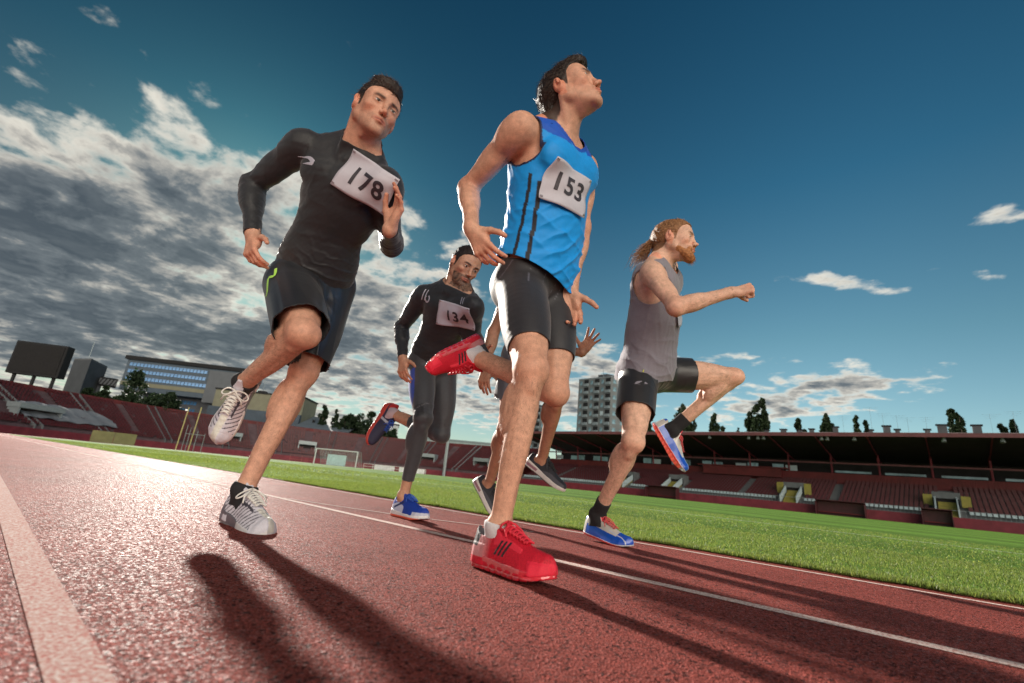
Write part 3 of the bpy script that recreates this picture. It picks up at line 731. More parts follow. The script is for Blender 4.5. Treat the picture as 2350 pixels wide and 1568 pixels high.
# yellow upright poles and white ladder posts left of the raised shoe
M_pole = simple('pale yellow pole', (.42, .36, .16), .6)
for i, (x0, x1, y0, y1, lb) in enumerate(((412, 434, 1000, 935, 'left one of two leaning pale yellow poles by the far bend'), (441, 463, 1000, 935, 'right one of two leaning pale yellow poles by the far bend'))):
    D = 104; p0 = px_pt(x0, y0, D); p1 = px_pt(x1, y1, D); p0[2] = 0; mb = MB(); mb.tube([p0, p1], .10, 6); o = mb.build('pole', M_pole, None, org=p0); tag(o, lb, 'pole', 'yellow poles by the far bend')
p0 = px_pt(430, 1002, 103); p0[2] = 0; r = empty('steel_frame', p0, 'thin grey steel frame standing between the yellow poles', 'frame')
for i, x in enumerate((425, 434, 452, 470)):
    q = px_pt(x, 1000, 103); q[2] = 0; mb = MB(); mb.tube([q, q + UZ * (4.5 - i * .4)], .05, 5); mb.build('upright', M_steel, r)
q0 = px_pt(425, 1000, 103); q1 = px_pt(470, 1000, 103); q0[2] = q1[2] = 3.; mb = MB(); mb.tube([q0, q1], .05, 5); mb.build('crossbar', M_steel, r)
# red railing fences at the foot of the end stand
def railing(x0, x1, y, D, h, col, label):
    A_, B_ = px_pt(x0, y, D), px_pt(x1, y, D); A_[2] = B_[2] = 0; L = np.linalg.norm(B_ - A_); u = (B_ - A_) / L; r = empty('railing', (A_ + B_) / 2, label, 'railing', 'railings in front of the end stand'); n = max(2, int(L / 1.6))
    for i in range(n + 1): mb = MB(); mb.tube([A_ + u * L * i / n, A_ + u * L * i / n + UZ * h], .04, 4); mb.build('post', col, r)
    for z in (.5, h): mb = MB(); mb.tube([A_ + UZ * z, B_ + UZ * z], .035, 4); mb.build('rail', col, r)
railing(660, 715, 1075, 105, 1.3, simple('rust red rail', (.30, .08, .08), .6), 'rust red railing left of the goal'); railing(830, 975, 1095, 104, 1.0, M_white, 'white railing right of the goal')
# scoreboard
D = 152
def building_box(root, name, A_, B_, depth, z0, z1, mat):
    u = un((B_ - A_) * (1, 1, 0)); bk = np.array((-u[1], u[0], 0.)); 
    if np.dot(bk, (A_ + B_) / 2) < 0: bk = -bk
    c = (A_ + B_) / 2 + bk * depth / 2; c[2] = (z0 + z1) / 2; mb = MB(); mb.quadbox(c, u * np.linalg.norm((B_ - A_)[:2]) / 2, bk * depth / 2, UZ * (z1 - z0) / 2)
    return mb.build(name, mat, root), u, bk
A_, B_ = px_pt(8, 860, D), px_pt(128, 875, D - 6); zt0, zb0 = zat(37, 780, D), zat(0, 852, D); r = empty('scoreboard', ((A_ + B_) / 2) * (1, 1, 0), 'large black scoreboard standing above the left end of the stand', 'scoreboard')
A_[2] = B_[2] = 0; _, u, bk = building_box(r, 'cabinet', A_, B_, 2.2, zb0, zt0, M_ply)
mb = MB(); L = np.linalg.norm(B_ - A_); c = (A_ + B_) / 2 - bk * .08; c[2] = (zt0 + zb0) / 2; mb.quadbox(c, u * (L / 2 - .5), bk * .06, UZ * ((zt0 - zb0) / 2 - .5)); mb.build('screen', simple('switched off screen', (.010, .009, .010), .9, 0, .4, 3), r)
for k in range(3): mb = MB(); p = A_ + u * L * (.12 + .38 * k) + bk * 1.0; mb.tube([p, p + UZ * (zb0 + .1)], .35, 6); mb.build('leg', M_ply, r)
# grey block beside it, with footbridge
M_blk = simple('grey panel block', (.065, .07, .08), .8, 0, .15, .3); M_blk2 = simple('paler grey panel', (.11, .115, .125), .8, 0, .15, .3)
D = 195; A_, B_, C_ = px_pt(150, 880, D + 8), px_pt(190, 880, D), px_pt(232, 885, D + 14)
for q in (A_, B_, C_): q[2] = 0
r = empty('tower_block', B_, 'windowless grey block with two faces right of the scoreboard', 'building'); zz = zat(190, 823, D)
v = [A_, B_, C_, A_ + (C_ - B_)]; mb = MB(); mb.poly_prism([q.copy() for q in v], UZ * zz); mb.build('wall', M_blk, r)
mb = MB(); mb.poly_prism([q * (1, 1, 0) + UZ * (zz + .004) for q in v], UZ * .5); mb.build('roof', M_blk2, r)
mb = MB(); q = px_pt(203, 824, D + 8); q[2] = zz; mb.tube([q, q + UZ * 7], .12, 4); mb.build('antenna', M_steel, r)
p0, p1 = px_pt(228, 872, 205), px_pt(268, 882, 205); z0 = zat(240, 885, 205); z1 = zat(240, 868, 205); p0[2] = p1[2] = z0
r = empty('footbridge', (p0 + p1) / 2 * (1, 1, 0), 'enclosed truss footbridge between the grey block and the long office', 'bridge'); du = un(p1 - p0); bk = np.cross(UZ, du) * 1.6
for sg in (-1, 1):
    mb = MB(); mb.tube([p0 + bk * sg, p1 + bk * sg], .2, 4); mb.tube([p0 + bk * sg + UZ * (z1 - z0), p1 + bk * sg + UZ * (z1 - z0)], .2, 4)
    for k in range(5): mb.tube([lerp(p0, p1, k / 5) + bk * sg, lerp(p0, p1, (k + 1) / 5) + bk * sg + UZ * (z1 - z0)], .12, 4)
    mb.build('truss', M_ply, r)
mb = MB(); mb.quadbox((p0 + p1) / 2 + UZ * (z1 - z0) / 2, (p1 - p0) / 2, bk * .9, UZ * (z1 - z0) * .45); mb.build('deck', M_blk2, r)
mb = MB(); q = lerp(p0, p1, .1) * (1, 1, 0); mb.tube([q, q + UZ * z0], .6, 6); mb.build('pier', M_blk, r)
# long office building with blue window bands
D0, D1 = 225, 205
A_, B_ = px_pt(276, 880, D0), px_pt(545, 900, D1); A_[2] = B_[2] = 0; u = un(B_ - A_); L = np.linalg.norm(B_ - A_); bk = np.array((-u[1], u[0], 0.)); nf = -bk
r = empty('office_building', (A_ + B_) / 2, 'long office building with bands of blue windows and an overhanging top', 'building')
zT = zat(276, 812, D0); M_offw = simple('office spandrel', (.065, .09, .12), .7, 0, .1, .5); M_cream = simple('cream band', (.19, .185, .13), .8, 0, .12, .5); M_bluew = simple('blue office window', (.07, .19, .38), .10, .3, .45, .5, spec=.9)
hh = zT / 13.
def prism(name, a0, a1, d0, d1, z0, z1, mat, root=r):
    c = A_ + u * (a0 + a1) / 2 + bk * (d0 + d1) / 2 + UZ * (z0 + z1) / 2; mb = MB(); mb.quadbox(c, u * (a1 - a0) / 2, bk * (d1 - d0) / 2, UZ * (z1 - z0) / 2); return mb.build(name, mat, root)
prism('wall', 0, L, 0, 16, zT * .60, zT * .955, M_offw); prism('wall', 6, L, 5, 16, 0, zT * .598, simple('office lower wall', (.06, .065, .08), .7, 0, .2, .5)); prism('roof', -.8, L + .8, -.8, 17, zT * .957, zT, M_ply)
prism('cream_band', -.1, L + .1, -.15, .0 - .003, zT * .655, zT * .70, M_cream)
mw = {}
def win_row(z0, z1, a0, a1, d, n, mat, name='window', skip=None):
    w_ = (a1 - a0) / n
    mb = MB(); mb.quadbox(np.zeros(3), u * (w_ / 2 - .12), bk * .08, UZ * (z1 - z0) / 2); o = mb.build(name, mat); me = o.data; bpy.data.objects.remove(o)
    ro = np.array(r.location)
    for i in range(n):
        if skip and skip(i): continue
        o = bpy.data.objects.new(name, me); COL.objects.link(o); o.parent = r; o.location = tuple(A_ + u * (a0 + w_ * (i + .5)) + bk * d + UZ * (z0 + z1) / 2 - ro)
for z0 in (.885, .805, .725): win_row(zT * z0, zT * (z0 + .038), 1, L * (.70 if z0 > .73 else .72), -.06, 22, M_bluew)
for z0 in (.52, .43, .34, .25): win_row(zT * z0, zT * (z0 + .042), 8, L * .62, 4.94, 15, M_bluew)
prism('plain_wall', L * .73, L * 1.0, -1.2, -.02, zT * .55, zT * .93, simple('pale plain wall', (.11, .12, .135), .8, 0, .1, .4))
# buildings behind the white shoes: cream slab and dark hall
def block(name, label, cat, x0, x1, yt, D, z0f=0., depth=14, mat=None, D1=None, zb=None, roofmat=None):
    A_, B_ = px_pt(x0, 960, D), px_pt(x1, 960, D1 or D); A_[2] = B_[2] = 0; z1 = zat((x0 + x1) / 2, yt, (D + (D1 or D)) / 2); r = empty(name, (A_ + B_) / 2, label, cat)
    o, u, bk = building_box(r, 'wall', A_, B_, depth, zb or 0, z1, mat)
    mb = MB(); c = (A_ + B_) / 2 + bk * depth / 2 + UZ * (z1 + .25); mb.quadbox(c, u * (np.linalg.norm(B_ - A_) / 2 + .3), bk * (depth / 2 + .3), UZ * .246); mb.build('roof', roofmat or M_ply, r)
    return r, A_, B_, u, bk, z1
def windows(r, A_, B_, u, bk, zs, n, w_, h, mat, pad=.04, d=-.06, zero=0):
    L = np.linalg.norm(B_ - A_); mb = MB(); mb.quadbox(np.zeros(3), u * w_ / 2, bk * .08, UZ * h / 2); o = mb.build('window', mat); me = o.data; bpy.data.objects.remove(o); ro = np.array(r.location)
    for z in zs:
        for i in range(n): o = bpy.data.objects.new('window', me); COL.objects.link(o); o.parent = r; o.location = tuple(A_ + u * L * (pad + (1 - 2 * pad) * (i + .5) / n) + bk * d + UZ * z - ro)
M_hall = simple('dark blue grey hall', (.055, .075, .10), .8, 0, .2, .4)
b1 = block('yellow_top_building', 'low building with a broad cream upper storey between the shoes and the shin', 'building', 478, 690, 902, 190, mat=M_cream, D1=178, zb=None)
r, A_, B_, u, bk, z1 = b1; mb = MB(); c = (A_ + B_) / 2 - bk * .9 + UZ * (z1 * .36); mb.quadbox(c, u * (np.linalg.norm(B_ - A_) / 2 + .2), bk * .9, UZ * z1 * .36); mb.build('lower_wall', M_hall, r)
windows(r, A_, B_, u, bk, [z1 * .22], 10, 2.6, 1.6, M_glass, d=-1.86)
mb = MB(); q = px_pt(603, 900, 186); q[2] = z1; mb.tube([q, q + UZ * 8], [.14, .05], 4); mb.tube([q + UZ * 5.5 - u * .9, q + UZ * 5.5 + u * .9], .06, 4); mb.build('antenna', M_steel, r)
mb = MB(); c = q + UZ * .75; mb.quadbox(c, u * 1.3, bk * 1, UZ * .5); mb.build('roof_box', M_ply, r)
# grey hall with sloping roof left of the middle trees
A_, B_ = px_pt(655, 990, 168), px_pt(822, 1000, 160); A_[2] = B_[2] = 0; u = un(B_ - A_); bk = np.array((-u[1], u[0], 0.)); L = np.linalg.norm(B_ - A_); r = empty('sports_hall', (A_ + B_) / 2, 'grey sports hall with a long sloping roof behind the goal', 'building')
zl, zh = zat(760, 1002, 164), zat(720, 958, 168) + 1.5; mb = MB(); c = (A_ + B_) / 2 + bk * 10 + UZ * zl / 2; mb.quadbox(c, u * (L / 2 - .5), bk * 9.5, UZ * zl / 2); mb.build('wall', M_hall, r)
mb = MB(); mb.poly_prism([A_ - bk * 1 + UZ * zl, A_ + bk * 20 + UZ * zh, A_ + bk * 20 + UZ * (zh + .3), A_ - bk * 1 + UZ * (zl + .3)], u * (L * .8)); mb.build('roof', simple('slate blue roof sheet', (.13, .16, .19), .6, .1, .15, .5), r)
for k in range(5): mb = MB(); c = A_ + u * L * (.15 + .14 * k) + bk * 12 + UZ * (zl + (zh - zl) * .62 + .7); mb.quadbox(c, u * .35, bk * .35, UZ * .5); mb.build('roof_vent', M_ply, r)
windows(r, A_, B_, u, bk, [zl * .80], 9, 1.6, 1.5, M_wseat, d=-.1)
# white block among the trees, long pale terrace, towers
r_, A_, B_, u, bk, z1 = block('white_block', 'small plain white block among the middle trees', 'building', 893, 918, 976, 210, mat=simple('white render', (.40, .43, .44), .8, 0, .1, .4)); windows(r_, A_, B_, u, bk, [z1 * .8, z1 * .6], 2, 1.6, 1.4, M_ply)
r_, A_, B_, u, bk, z1 = block('terrace_building', 'long low pale teal building behind the end stand', 'building', 975, 1135, 1014, 170, mat=simple('pale teal render', (.26, .34, .34), .8, 0, .1, .4), D1=165, roofmat=simple('teal roof', (.2, .26, .27), .7)); windows(r_, A_, B_, u, bk, [z1 * .86], 12, .7, 1.1, M_ply); windows(r_, A_, B_, u, bk, [z1 * .7], 14, 1.4, .8, M_ply)
def apartment(x0, x1, x2, ytl, ytc, D, label, storeys, nl, nr_):
    A_, B_, C_ = px_pt(x0, 1000, D + 12), px_pt(x1, 1000, D), px_pt(x2, 1000, D + 10)
    for q in (A_, B_, C_): q[2] = 0
    zT = zat(x1, ytc, D); r = empty('apartment_tower', B_, label, 'building'); Mw = simple('tower render', (.15, .165, .17), .8, 0, .12, .3); Mp = simple('balcony parapet', (.19, .23, .25), .7, 0, .3, .2)
    mb = MB(); mb.poly_prism([A_, B_, C_, A_ + (C_ - B_)], UZ * zT); mb.build('wall', Mw, r)
    mb = MB(); mb.poly_prism([q + UZ * (zT + .003) for q in (A_, B_, C_, A_ + (C_ - B_))], UZ * .5); mb.build('parapet', Mp, r)
    mb = MB(); q = (A_ + C_) / 2 + UZ * (zT + 1.9); mb.quadbox(q, un(B_ - A_) * 3, un(C_ - B_) * 2.4, UZ * 1.4); mb.build('lift_housing', M_blk, r)
    mb = MB(); q = lerp(A_, B_, .55) + UZ * zT + (C_ - B_) * .3; mb.tube([q, q + UZ * 6], .12, 4); mb.tube([q + UZ * 5 - un(B_ - A_), q + UZ * 5 + un(B_ - A_)], .06, 3); mb.build('antenna', M_steel, r)
    fh = (zT - 3) / storeys
    for P0, P1, n in ((A_, B_, nl), (B_, C_, nr_)):
        u = un(P1 - P0); L = np.linalg.norm(P1 - P0); nf = np.array((u[1], -u[0], 0.)); nf = nf if np.dot(nf, P0) < 0 else -nf; ro = np.array(r.location)
        def proto(w_, d, h, mat, nm):
            mb = MB(); mb.quadbox(np.zeros(3), u * w_ / 2, nf * d / 2, UZ * h / 2); o = mb.build(nm, mat); me = o.data; bpy.data.objects.remove(o); return me
        bw = L / n; W1 = proto(bw * .42, .12, fh * .52, M_glass, 'w'); W2 = proto(bw * .5, .12, fh * .5, M_wseat, 'w'); R1 = proto(bw * .82, .10, fh * .80, M_ply, 'r'); P1_ = proto(bw * .88, .9, fh * .34, Mp, 'p')
        for f in range(storeys):
            for i in range(n):
                c = P0 + u * bw * (i + .5) + UZ * (3 + fh * (f + .5)); bal = (i % 2 == 1) and n == nl
                if bal:
                    for me, nm, off, dz in ((R1, 'loggia', .055, 0), (P1_, 'balcony', .46, -fh * .28)): o = bpy.data.objects.new(nm, me); COL.objects.link(o); o.parent = r; o.location = tuple(c + nf * off + UZ * dz - ro)
                else:
                    o = bpy.data.objects.new('window', W2 if rs.rand() < .22 else W1); COL.objects.link(o); o.parent = r; o.location = tuple(c + nf * .05 - ro)
apartment(1322, 1398, 1452, 888, 865, 250, 'tall grey apartment tower with balconies left of the grey tank top runner', 13, 6, 3)
apartment(1196, 1236, 1262, 946, 936, 300, 'distant apartment tower seen between the legs', 10, 4, 2)
# roofs with chimneys behind the grandstand, each chimney and aerial its own part
A_, B_ = G(-60, 135), G(60, 135); r = empty('long_house', (A_ + B_) / 2, 'long dark roofed house row just above the grandstand roof', 'building'); zz = zat(2100, 1001, 135); zz = 14.6 * 135 / 104.
zz = zat(2100, 999, np.linalg.norm(px_pt(2100, 1000, 1)[:2]) * 135 / float(px_pt(2100, 1000, 1) @ _n)) + .2
mb = MB(); gbox(mb, -70, 60, 135, 147, 0, zz); mb.build('wall', M_blk, r); mb = MB(); mb.poly_prism([G(-71, 134.4, zz), G(-71, 141, zz + 1.2), G(-71, 147.6, zz)], _a * 132); mb.build('roof', simple('old tiles', (.10, .07, .065), .85, 0, .2, 1), r)
def on_t(x, y, t):
    d = np.array(px_ray(x, y)); k = t / float(d @ _n); p = d * k; p[2] += CAM_H; return p
for x, w_, hgt in ((2037, 1.3, 1.7), (1919, 1.0, 1.5), (1799, 1.2, .9), (1837, .9, .8), (1864, .9, 1.0), (2061, .8, .9), (2130, .9, .9), (2165, 1.6, 1.9), (2245, 1.4, 1.8), (2000, .7, .8), (1760, .8, .7)):
    p = on_t(x, 1000, 138); p[2] = zz + .4; mb = MB(); mb.quadbox(p + UZ * hgt / 2, _a * w_ / 2, _n * .5, UZ * hgt / 2); c = mb.build('chimney', M_blk2, r); mb = MB(); mb.quadbox(p + UZ * (hgt + .12), _a * (w_ / 2 + .25), _n * .7, UZ * .118); mb.build('cap', M_ply, c)
for x, h in ((1938, 4.5), (2003, 6.5), (2031, 5), (2063, 4.5), (2087, 4), (2130, 4), (2280, 4.5), (2335, 5)):
    p = on_t(x, 1000, 137); p[2] = zz; mb = MB(); mb.tube([p, p + UZ * h], .025, 4)
    for k in range(3): mb.tube([p + UZ * (h - .4 * k - .1) - _a * (1.6 - .4 * k), p + UZ * (h - .4 * k - .1) + _a * (1.2 - .3 * k)], .012, 3)
    mb.build('aerial', M_steel, r)
# floodlight mast
p = px_pt(1028, 1015, 128); p[2] = 0; r = empty('floodlight_mast', p, 'tall thin floodlight mast rising behind the runner numbered 134', 'mast'); zt_ = zat(1059, 775, 128)
mb = MB(); mb.tube([p, p + UZ * zt_], [.42, .2], 8); mb.build('pole', M_steel, r)
mb = MB(); mb.quadbox(p + UZ * (zt_ + 1.2), V(2., 0, 0), V(0, .2, 0), UZ * 1.8); hd = mb.build('head_frame', M_ply, r)
for i in range(4):
    for k in range(4): mb = MB(); c = p + UZ * (zt_ + k * .85) + V(-1.5 + i, -.3, 0); mb.tube([c, c + V(0, -.4, -.1)], [.22, .34], 8); mb.build('lamp', M_lamp, hd)

# ------------------------------------------------------------------ trees
def leaf_mat(name, c):
    m, nt, b = mat_new(name); a = nt.nodes.new('ShaderNodeAttribute'); a.attribute_name = 'Col'; nt.links.new(a.outputs[0], b.inputs['Base Color']); b.inputs['Roughness'].default_value = .6; b.inputs['Specular IOR Level'].default_value = .2
    t = nt.nodes.new('ShaderNodeBsdfTranslucent'); nt.links.new(a.outputs[0], t.inputs[0]); ms = nt.nodes.new('ShaderNodeMixShader'); ms.inputs[0].default_value = .25; nt.links.new(b.outputs[0], ms.inputs[1]); nt.links.new(t.outputs[0], ms.inputs[2]); nt.links.new(ms.outputs[0], nt.nodes['Material Output'].inputs[0]); return m
M_leaf = leaf_mat('leaves', None); M_bark = simple('bark', (.07, .055, .04), .9, 0, .3, 3)
def tree(name, base, h, w_, lobes, label, group, dens=1., ls=.45, kind='poplar', seed=0, col=(.030, .050, .022)):
    r_ = np.random.RandomState(seed); root = empty(name, base, label, 'tree', group); mb = MB(); mb.tube([base, base + UZ * h * .4 + V(r_.normal(0, .2), 0, 0), base + UZ * h * .93], [.028 * h * .5 + .1, .018 * h * .5 + .06, .04], 6)
    P = []; 
    for (lx, z0, z1, rw) in lobes:
        n = int(1500 * dens * (z1 - z0) * max(rw, .3)); c0 = base + V(lx * w_, r_.uniform(-.3, .3) * w_, 0)
        mb.tube([base + UZ * h * max(0, z0 - .12), c0 + UZ * h * (z0 + z1) / 2, c0 + UZ * h * z1 * .97], [.12, .08, .03], 4)
        k = 34; cz = r_.uniform(z0, z1, k); f = (cz - z0) / (z1 - z0); prof = np.sin(np.clip(f, .02, 1) ** .7 * math.pi) ** .7 if kind == 'round' else np.clip(np.minimum(f * 5 + .3, 1) * (1 - f) ** .5 * 1.1, .05, 1)
        an = r_.uniform(0, 6.28, k); rad = rw * w_ * prof * r_.uniform(.35, .95, k); cc = c0 + np.stack([np.cos(an) * rad, np.sin(an) * rad, cz * h], 1)
        cs = rw * w_ * .26 * r_.uniform(.6, 1.2, k)
        ids = r_.randint(0, k, n); q = r_.normal(size=(n, 3)); q /= np.linalg.norm(q, axis=1)[:, None]; q *= (r_.uniform(.3, 1, n) ** .5)[:, None] * cs[ids][:, None] * (1, 1, 1.7 if kind != 'round' else .9)
        P.append(cc[ids] + q)
    P = np.concatenate(P); n = len(P); a = r_.normal(size=(n, 3)); a /= np.linalg.norm(a, axis=1)[:, None]; b = np.cross(a, r_.normal(size=(n, 3))); b /= np.linalg.norm(b, axis=1)[:, None]
    s_ = (ls * r_.uniform(.5, 1.2, n))[:, None]; Vv = np.stack([P - a * s_ * .5, P + b * s_ * .28, P + a * s_ * .5, P - b * s_ * .28], 1).reshape(-1, 3)
    C = np.repeat(np.array(col) * r_.uniform(.5, 1.6, n)[:, None], 4, 0)
    mesh_np('crown', Vv, np.arange(n * 4).reshape(-1, 4), M_leaf, root, False, cols=C); mb.build('trunk', M_bark, root, True); return root
def ptree(x, ytop, hw, D, lobes, label, group, seed, **k):
    b = px_pt(x, 1000, D); b[2] = 0; h = zat(x, ytop, D); w_ = np.linalg.norm((px_pt(x + hw, 1000, D) - px_pt(x - hw, 1000, D))[:2]); return tree(k.pop('name', 'poplar_tree'), b, h, w_, lobes, label, group, seed=seed, **k)
PG = 'poplars beyond the grandstand roof'
L3 = [(-.30, .42, .88, .42), (.05, .4, 1.0, .44), (.34, .42, .90, .40), (-.1, .4, .95, .45)]; L1 = [(0, .45, 1, .72), (.1, .4, .9, .6)]; L2 = [(-.25, .45, 1., .56), (.30, .45, .88, .46)]
for i, (x, yt, hw, lb, lob) in enumerate(((1743, 923, 28, 'largest dark poplar clump, above the grandstand right of the raised knee', L3), (1648, 957, 22, 'dark poplar pair just right of the raised blue shoe', L2), (1570, 932, 26, 'dark poplar behind the raised shin and black sock', L3), (1838, 964, 15, 'small double poplar with light gaps beyond the grandstand', L2),
    (1898, 953, 20, 'broad cone shaped poplar, third from the largest clump', L3), (1968, 957, 10, 'slim poplar left of a smaller slim one', L1), (1988, 968, 8, 'smallest slim poplar right beside a taller slim one', L1), (2209, 936, 28, 'ragged two topped poplar right of the paired chimneys', [(-.25, .4, 1., .44), (.22, .4, .93, .42), (.55, .4, .75, .35)]), (2308, 961, 13, 'left one of the last two poplars at the right edge', L1), (2333, 965, 9, 'right one of the last two poplars at the right edge', L1), (1492, 975, 16, 'low poplar top between the legs of the grey tank top runner', L2))):
    ptree(x, yt, hw, 165, lob, lb, PG, 40 + i, dens=9. if hw > 14 else 6.5, ls=1.0)
for i, (x0, x1) in enumerate(((1530, 1610), (1685, 1720))): ptree((x0 + x1) / 2, 985, (x1 - x0) / 2, 160, [(-.3, .3, 1, .4), (.2, .3, .95, .5)], ('low dark bush line behind the raised shoe', 'low dark bush line left of the largest poplar clump')[i], 'bushy tree tops behind the grandstand', 90 + i, kind='round', dens=1.5, ls=.8, name='bushy_tree')
RND = [(-.25, .25, .8, .5), (.2, .25, 1., .5), (0, .2, .9, .6), (.35, .2, .7, .4), (-.4, .15, .6, .4)]
for i, (x, yt, hw, D, lb, nm, lob, kd) in enumerate(((283, 862, 62, 150, 'large dark conical evergreen in front of the office building', 'conifer_tree', [(0, .05, 1., .55), (-.35, .05, .72, .45), (.32, .05, .75, .45)], 'poplar'), (200, 884, 30, 158, 'round dark tree left of the big evergreen', 'round_tree', RND, 'round'), (162, 880, 30, 160, 'low dark tree under the right end of the scoreboard', 'round_tree', RND, 'round'), (365, 905, 45, 150, 'round dark tree right of the big evergreen', 'round_tree', RND, 'round'),
    (732, 923, 11, 175, 'slim dark poplar rising over the sports hall', 'poplar_tree', L1, 'poplar'), (762, 940, 8, 178, 'thin wispy tree left of the middle tree group', 'poplar_tree', L1, 'poplar'), (785, 945, 26, 172, 'left tree of the middle group', 'round_tree', RND, 'round'), (826, 944, 36, 170, 'tallest broad tree of the middle group', 'round_tree', RND, 'round'), (862, 962, 30, 168, 'right tree of the middle group behind the red soled shoe', 'round_tree', RND, 'round'), (893, 985, 20, 166, 'lowest tree at the right end of the middle group', 'round_tree', RND, 'round'), (110, 890, 22, 160, 'low dark hedge tree below the scoreboard', 'round_tree', RND, 'round'))):
    ptree(x, yt, hw, D, lob, lb, 'trees beyond the end stand', 60 + i, kind=kd, dens=5. if hw > 25 else 3.5, ls=.9, name=nm, col=(.022, .038, .018))
JOINTS = {
  'b': {"Rank": [0.018, 1.487, 0.125], "Rknee": [0.067, 1.428, 0.592], "Rhip": [0.011, 1.657, 0.978], "Lhip": [0.134, 1.781, 1.011], "Lknee": [0.169, 1.656, 0.574], "Lank": [-0.148, 1.926, 0.734], "neck": [0.114, 1.524, 1.551], "Rsh": [-0.042, 1.418, 1.483], "Lsh": [0.228, 1.698, 1.559], "Relb": [-0.232, 1.624, 1.348], "Rwr": [-0.184, 1.51, 1.102], "Lelb": [0.227, 1.673, 1.252], "Lwr": [0.207, 1.687, 0.976], "head": [0.128, 1.459, 1.698]},
  'k': {"Lank": [-0.959, 1.902, 0.125], "Lknee": [-0.849, 1.928, 0.603], "Lhip": [-0.861, 2.041, 1.046], "Rhip": [-0.98, 1.913, 0.978], "Rknee": [-0.754, 1.643, 0.691], "Rank": [-1.073, 1.917, 0.534], "neck": [-0.724, 1.647, 1.476], "Rsh": [-0.932, 1.658, 1.498], "Lsh": [-0.569, 1.634, 1.339], "Relb": [-1.186, 1.789, 1.37], "Rwr": [-1.097, 1.744, 1.112], "Lelb": [-0.582, 1.921, 1.214], "Lwr": [-0.521, 1.657, 1.154], "head": [-0.633, 1.555, 1.612]},
  'c': {"Rank": [-0.532, 2.856, 0.118], "Rknee": [-0.471, 2.76, 0.556], "Rhip": [-0.571, 2.972, 0.919], "Lhip": [-0.434, 3.044, 0.918], "Lknee": [-0.382, 2.993, 0.491], "Lank": [-0.747, 3.184, 0.603], "neck": [-0.387, 2.641, 1.344], "Rsh": [-0.567, 2.729, 1.31], "Lsh": [-0.25, 2.576, 1.213], "Relb": [-0.723, 2.918, 1.139], "Rwr": [-0.657, 2.809, 0.908], "Lelb": [-0.239, 2.853, 1.102], "Lwr": [-0.166, 2.65, 0.952], "head": [-0.332, 2.62, 1.478]},
  'g': {"Rank": [0.53, 2.573, 0.13], "Rknee": [0.621, 2.261, 0.488], "Rhip": [0.711, 2.502, 0.873], "Lhip": [0.836, 2.619, 0.918], "Lknee": [1.294, 2.612, 0.949], "Lank": [0.993, 2.764, 0.63], "neck": [0.769, 2.325, 1.488], "Rsh": [0.681, 2.201, 1.352], "Relb": [0.749, 2.037, 1.102], "Rwr": [1.015, 2.047, 1.209], "Lsh": [0.868, 2.502, 1.546], "Lelb": [0.888, 2.793, 1.419], "Lwr": [1.03, 3.036, 1.443], "head": [0.829, 2.28, 1.589]},
  'f': {"Rank": [-0.059, 3.207, 0.225], "Rknee": [0.013, 2.913, 0.555], "Rhip": [0.062, 2.817, 1.007], "Lhip": [0.19, 2.907, 1.044], "Lknee": [0.28, 2.602, 0.729], "Lank": [0.25, 2.906, 0.397], "neck": [0.115, 2.96, 1.56], "Rsh": [-0.02, 2.856, 1.464], "Lsh": [0.262, 3.074, 1.577], "Relb": [-0.131, 2.966, 1.178], "Rwr": [-0.151, 2.891, 0.914], "Lelb": [0.282, 3.184, 1.159], "Lwr": [0.471, 2.987, 1.114], "head": [0.114, 2.98, 1.787]},
}
# ------------------------------------------------------------------ people
SKIN = dict(b=(.62, .335, .225), k=(.60, .325, .22), c=(.52, .275, .175), g=(.70, .42, .30), f=(.40, .20, .125))
M_skin = attr_mat('skin', .5, .18, 45, .0016, 280, sss=.04, spec=.42)
def skin_detail():
    nt = M_skin.node_tree; b = nt.nodes['Principled BSDF']; mxn = [n for n in nt.nodes if n.type == 'MIX'][0]
    f = noise_node(nt, 420, 3, .7); r = ramp(nt, f.outputs[0], [(.36, .70), (.50, 1.0), (.7, 1.06)]); m2 = nt.nodes.new('ShaderNodeMix'); m2.data_type = 'RGBA'; m2.blend_type = 'MULTIPLY'; m2.inputs[0].default_value = .8
    nt.links.new(mxn.outputs[2], m2.inputs[6]); nt.links.new(r.outputs[0], m2.inputs[7]); nt.links.new(m2.outputs[2], b.inputs['Base Color'])
    g = noise_node(nt, 24, 4); rr = ramp(nt, g.outputs[0], [(.3, .42), (.7, .68)]); nt.links.new(rr.outputs[0], b.inputs['Roughness'])
skin_detail()
M_hairs = {}
def frame(fwd, up):
    Z = un(up); Y = un(fwd - Z * np.dot(fwd, Z)); X = np.cross(Z, Y) * -1
    # X points to the figure's left: left = up x forward
    X = un(np.cross(Z, Y)); return X, Y, Z

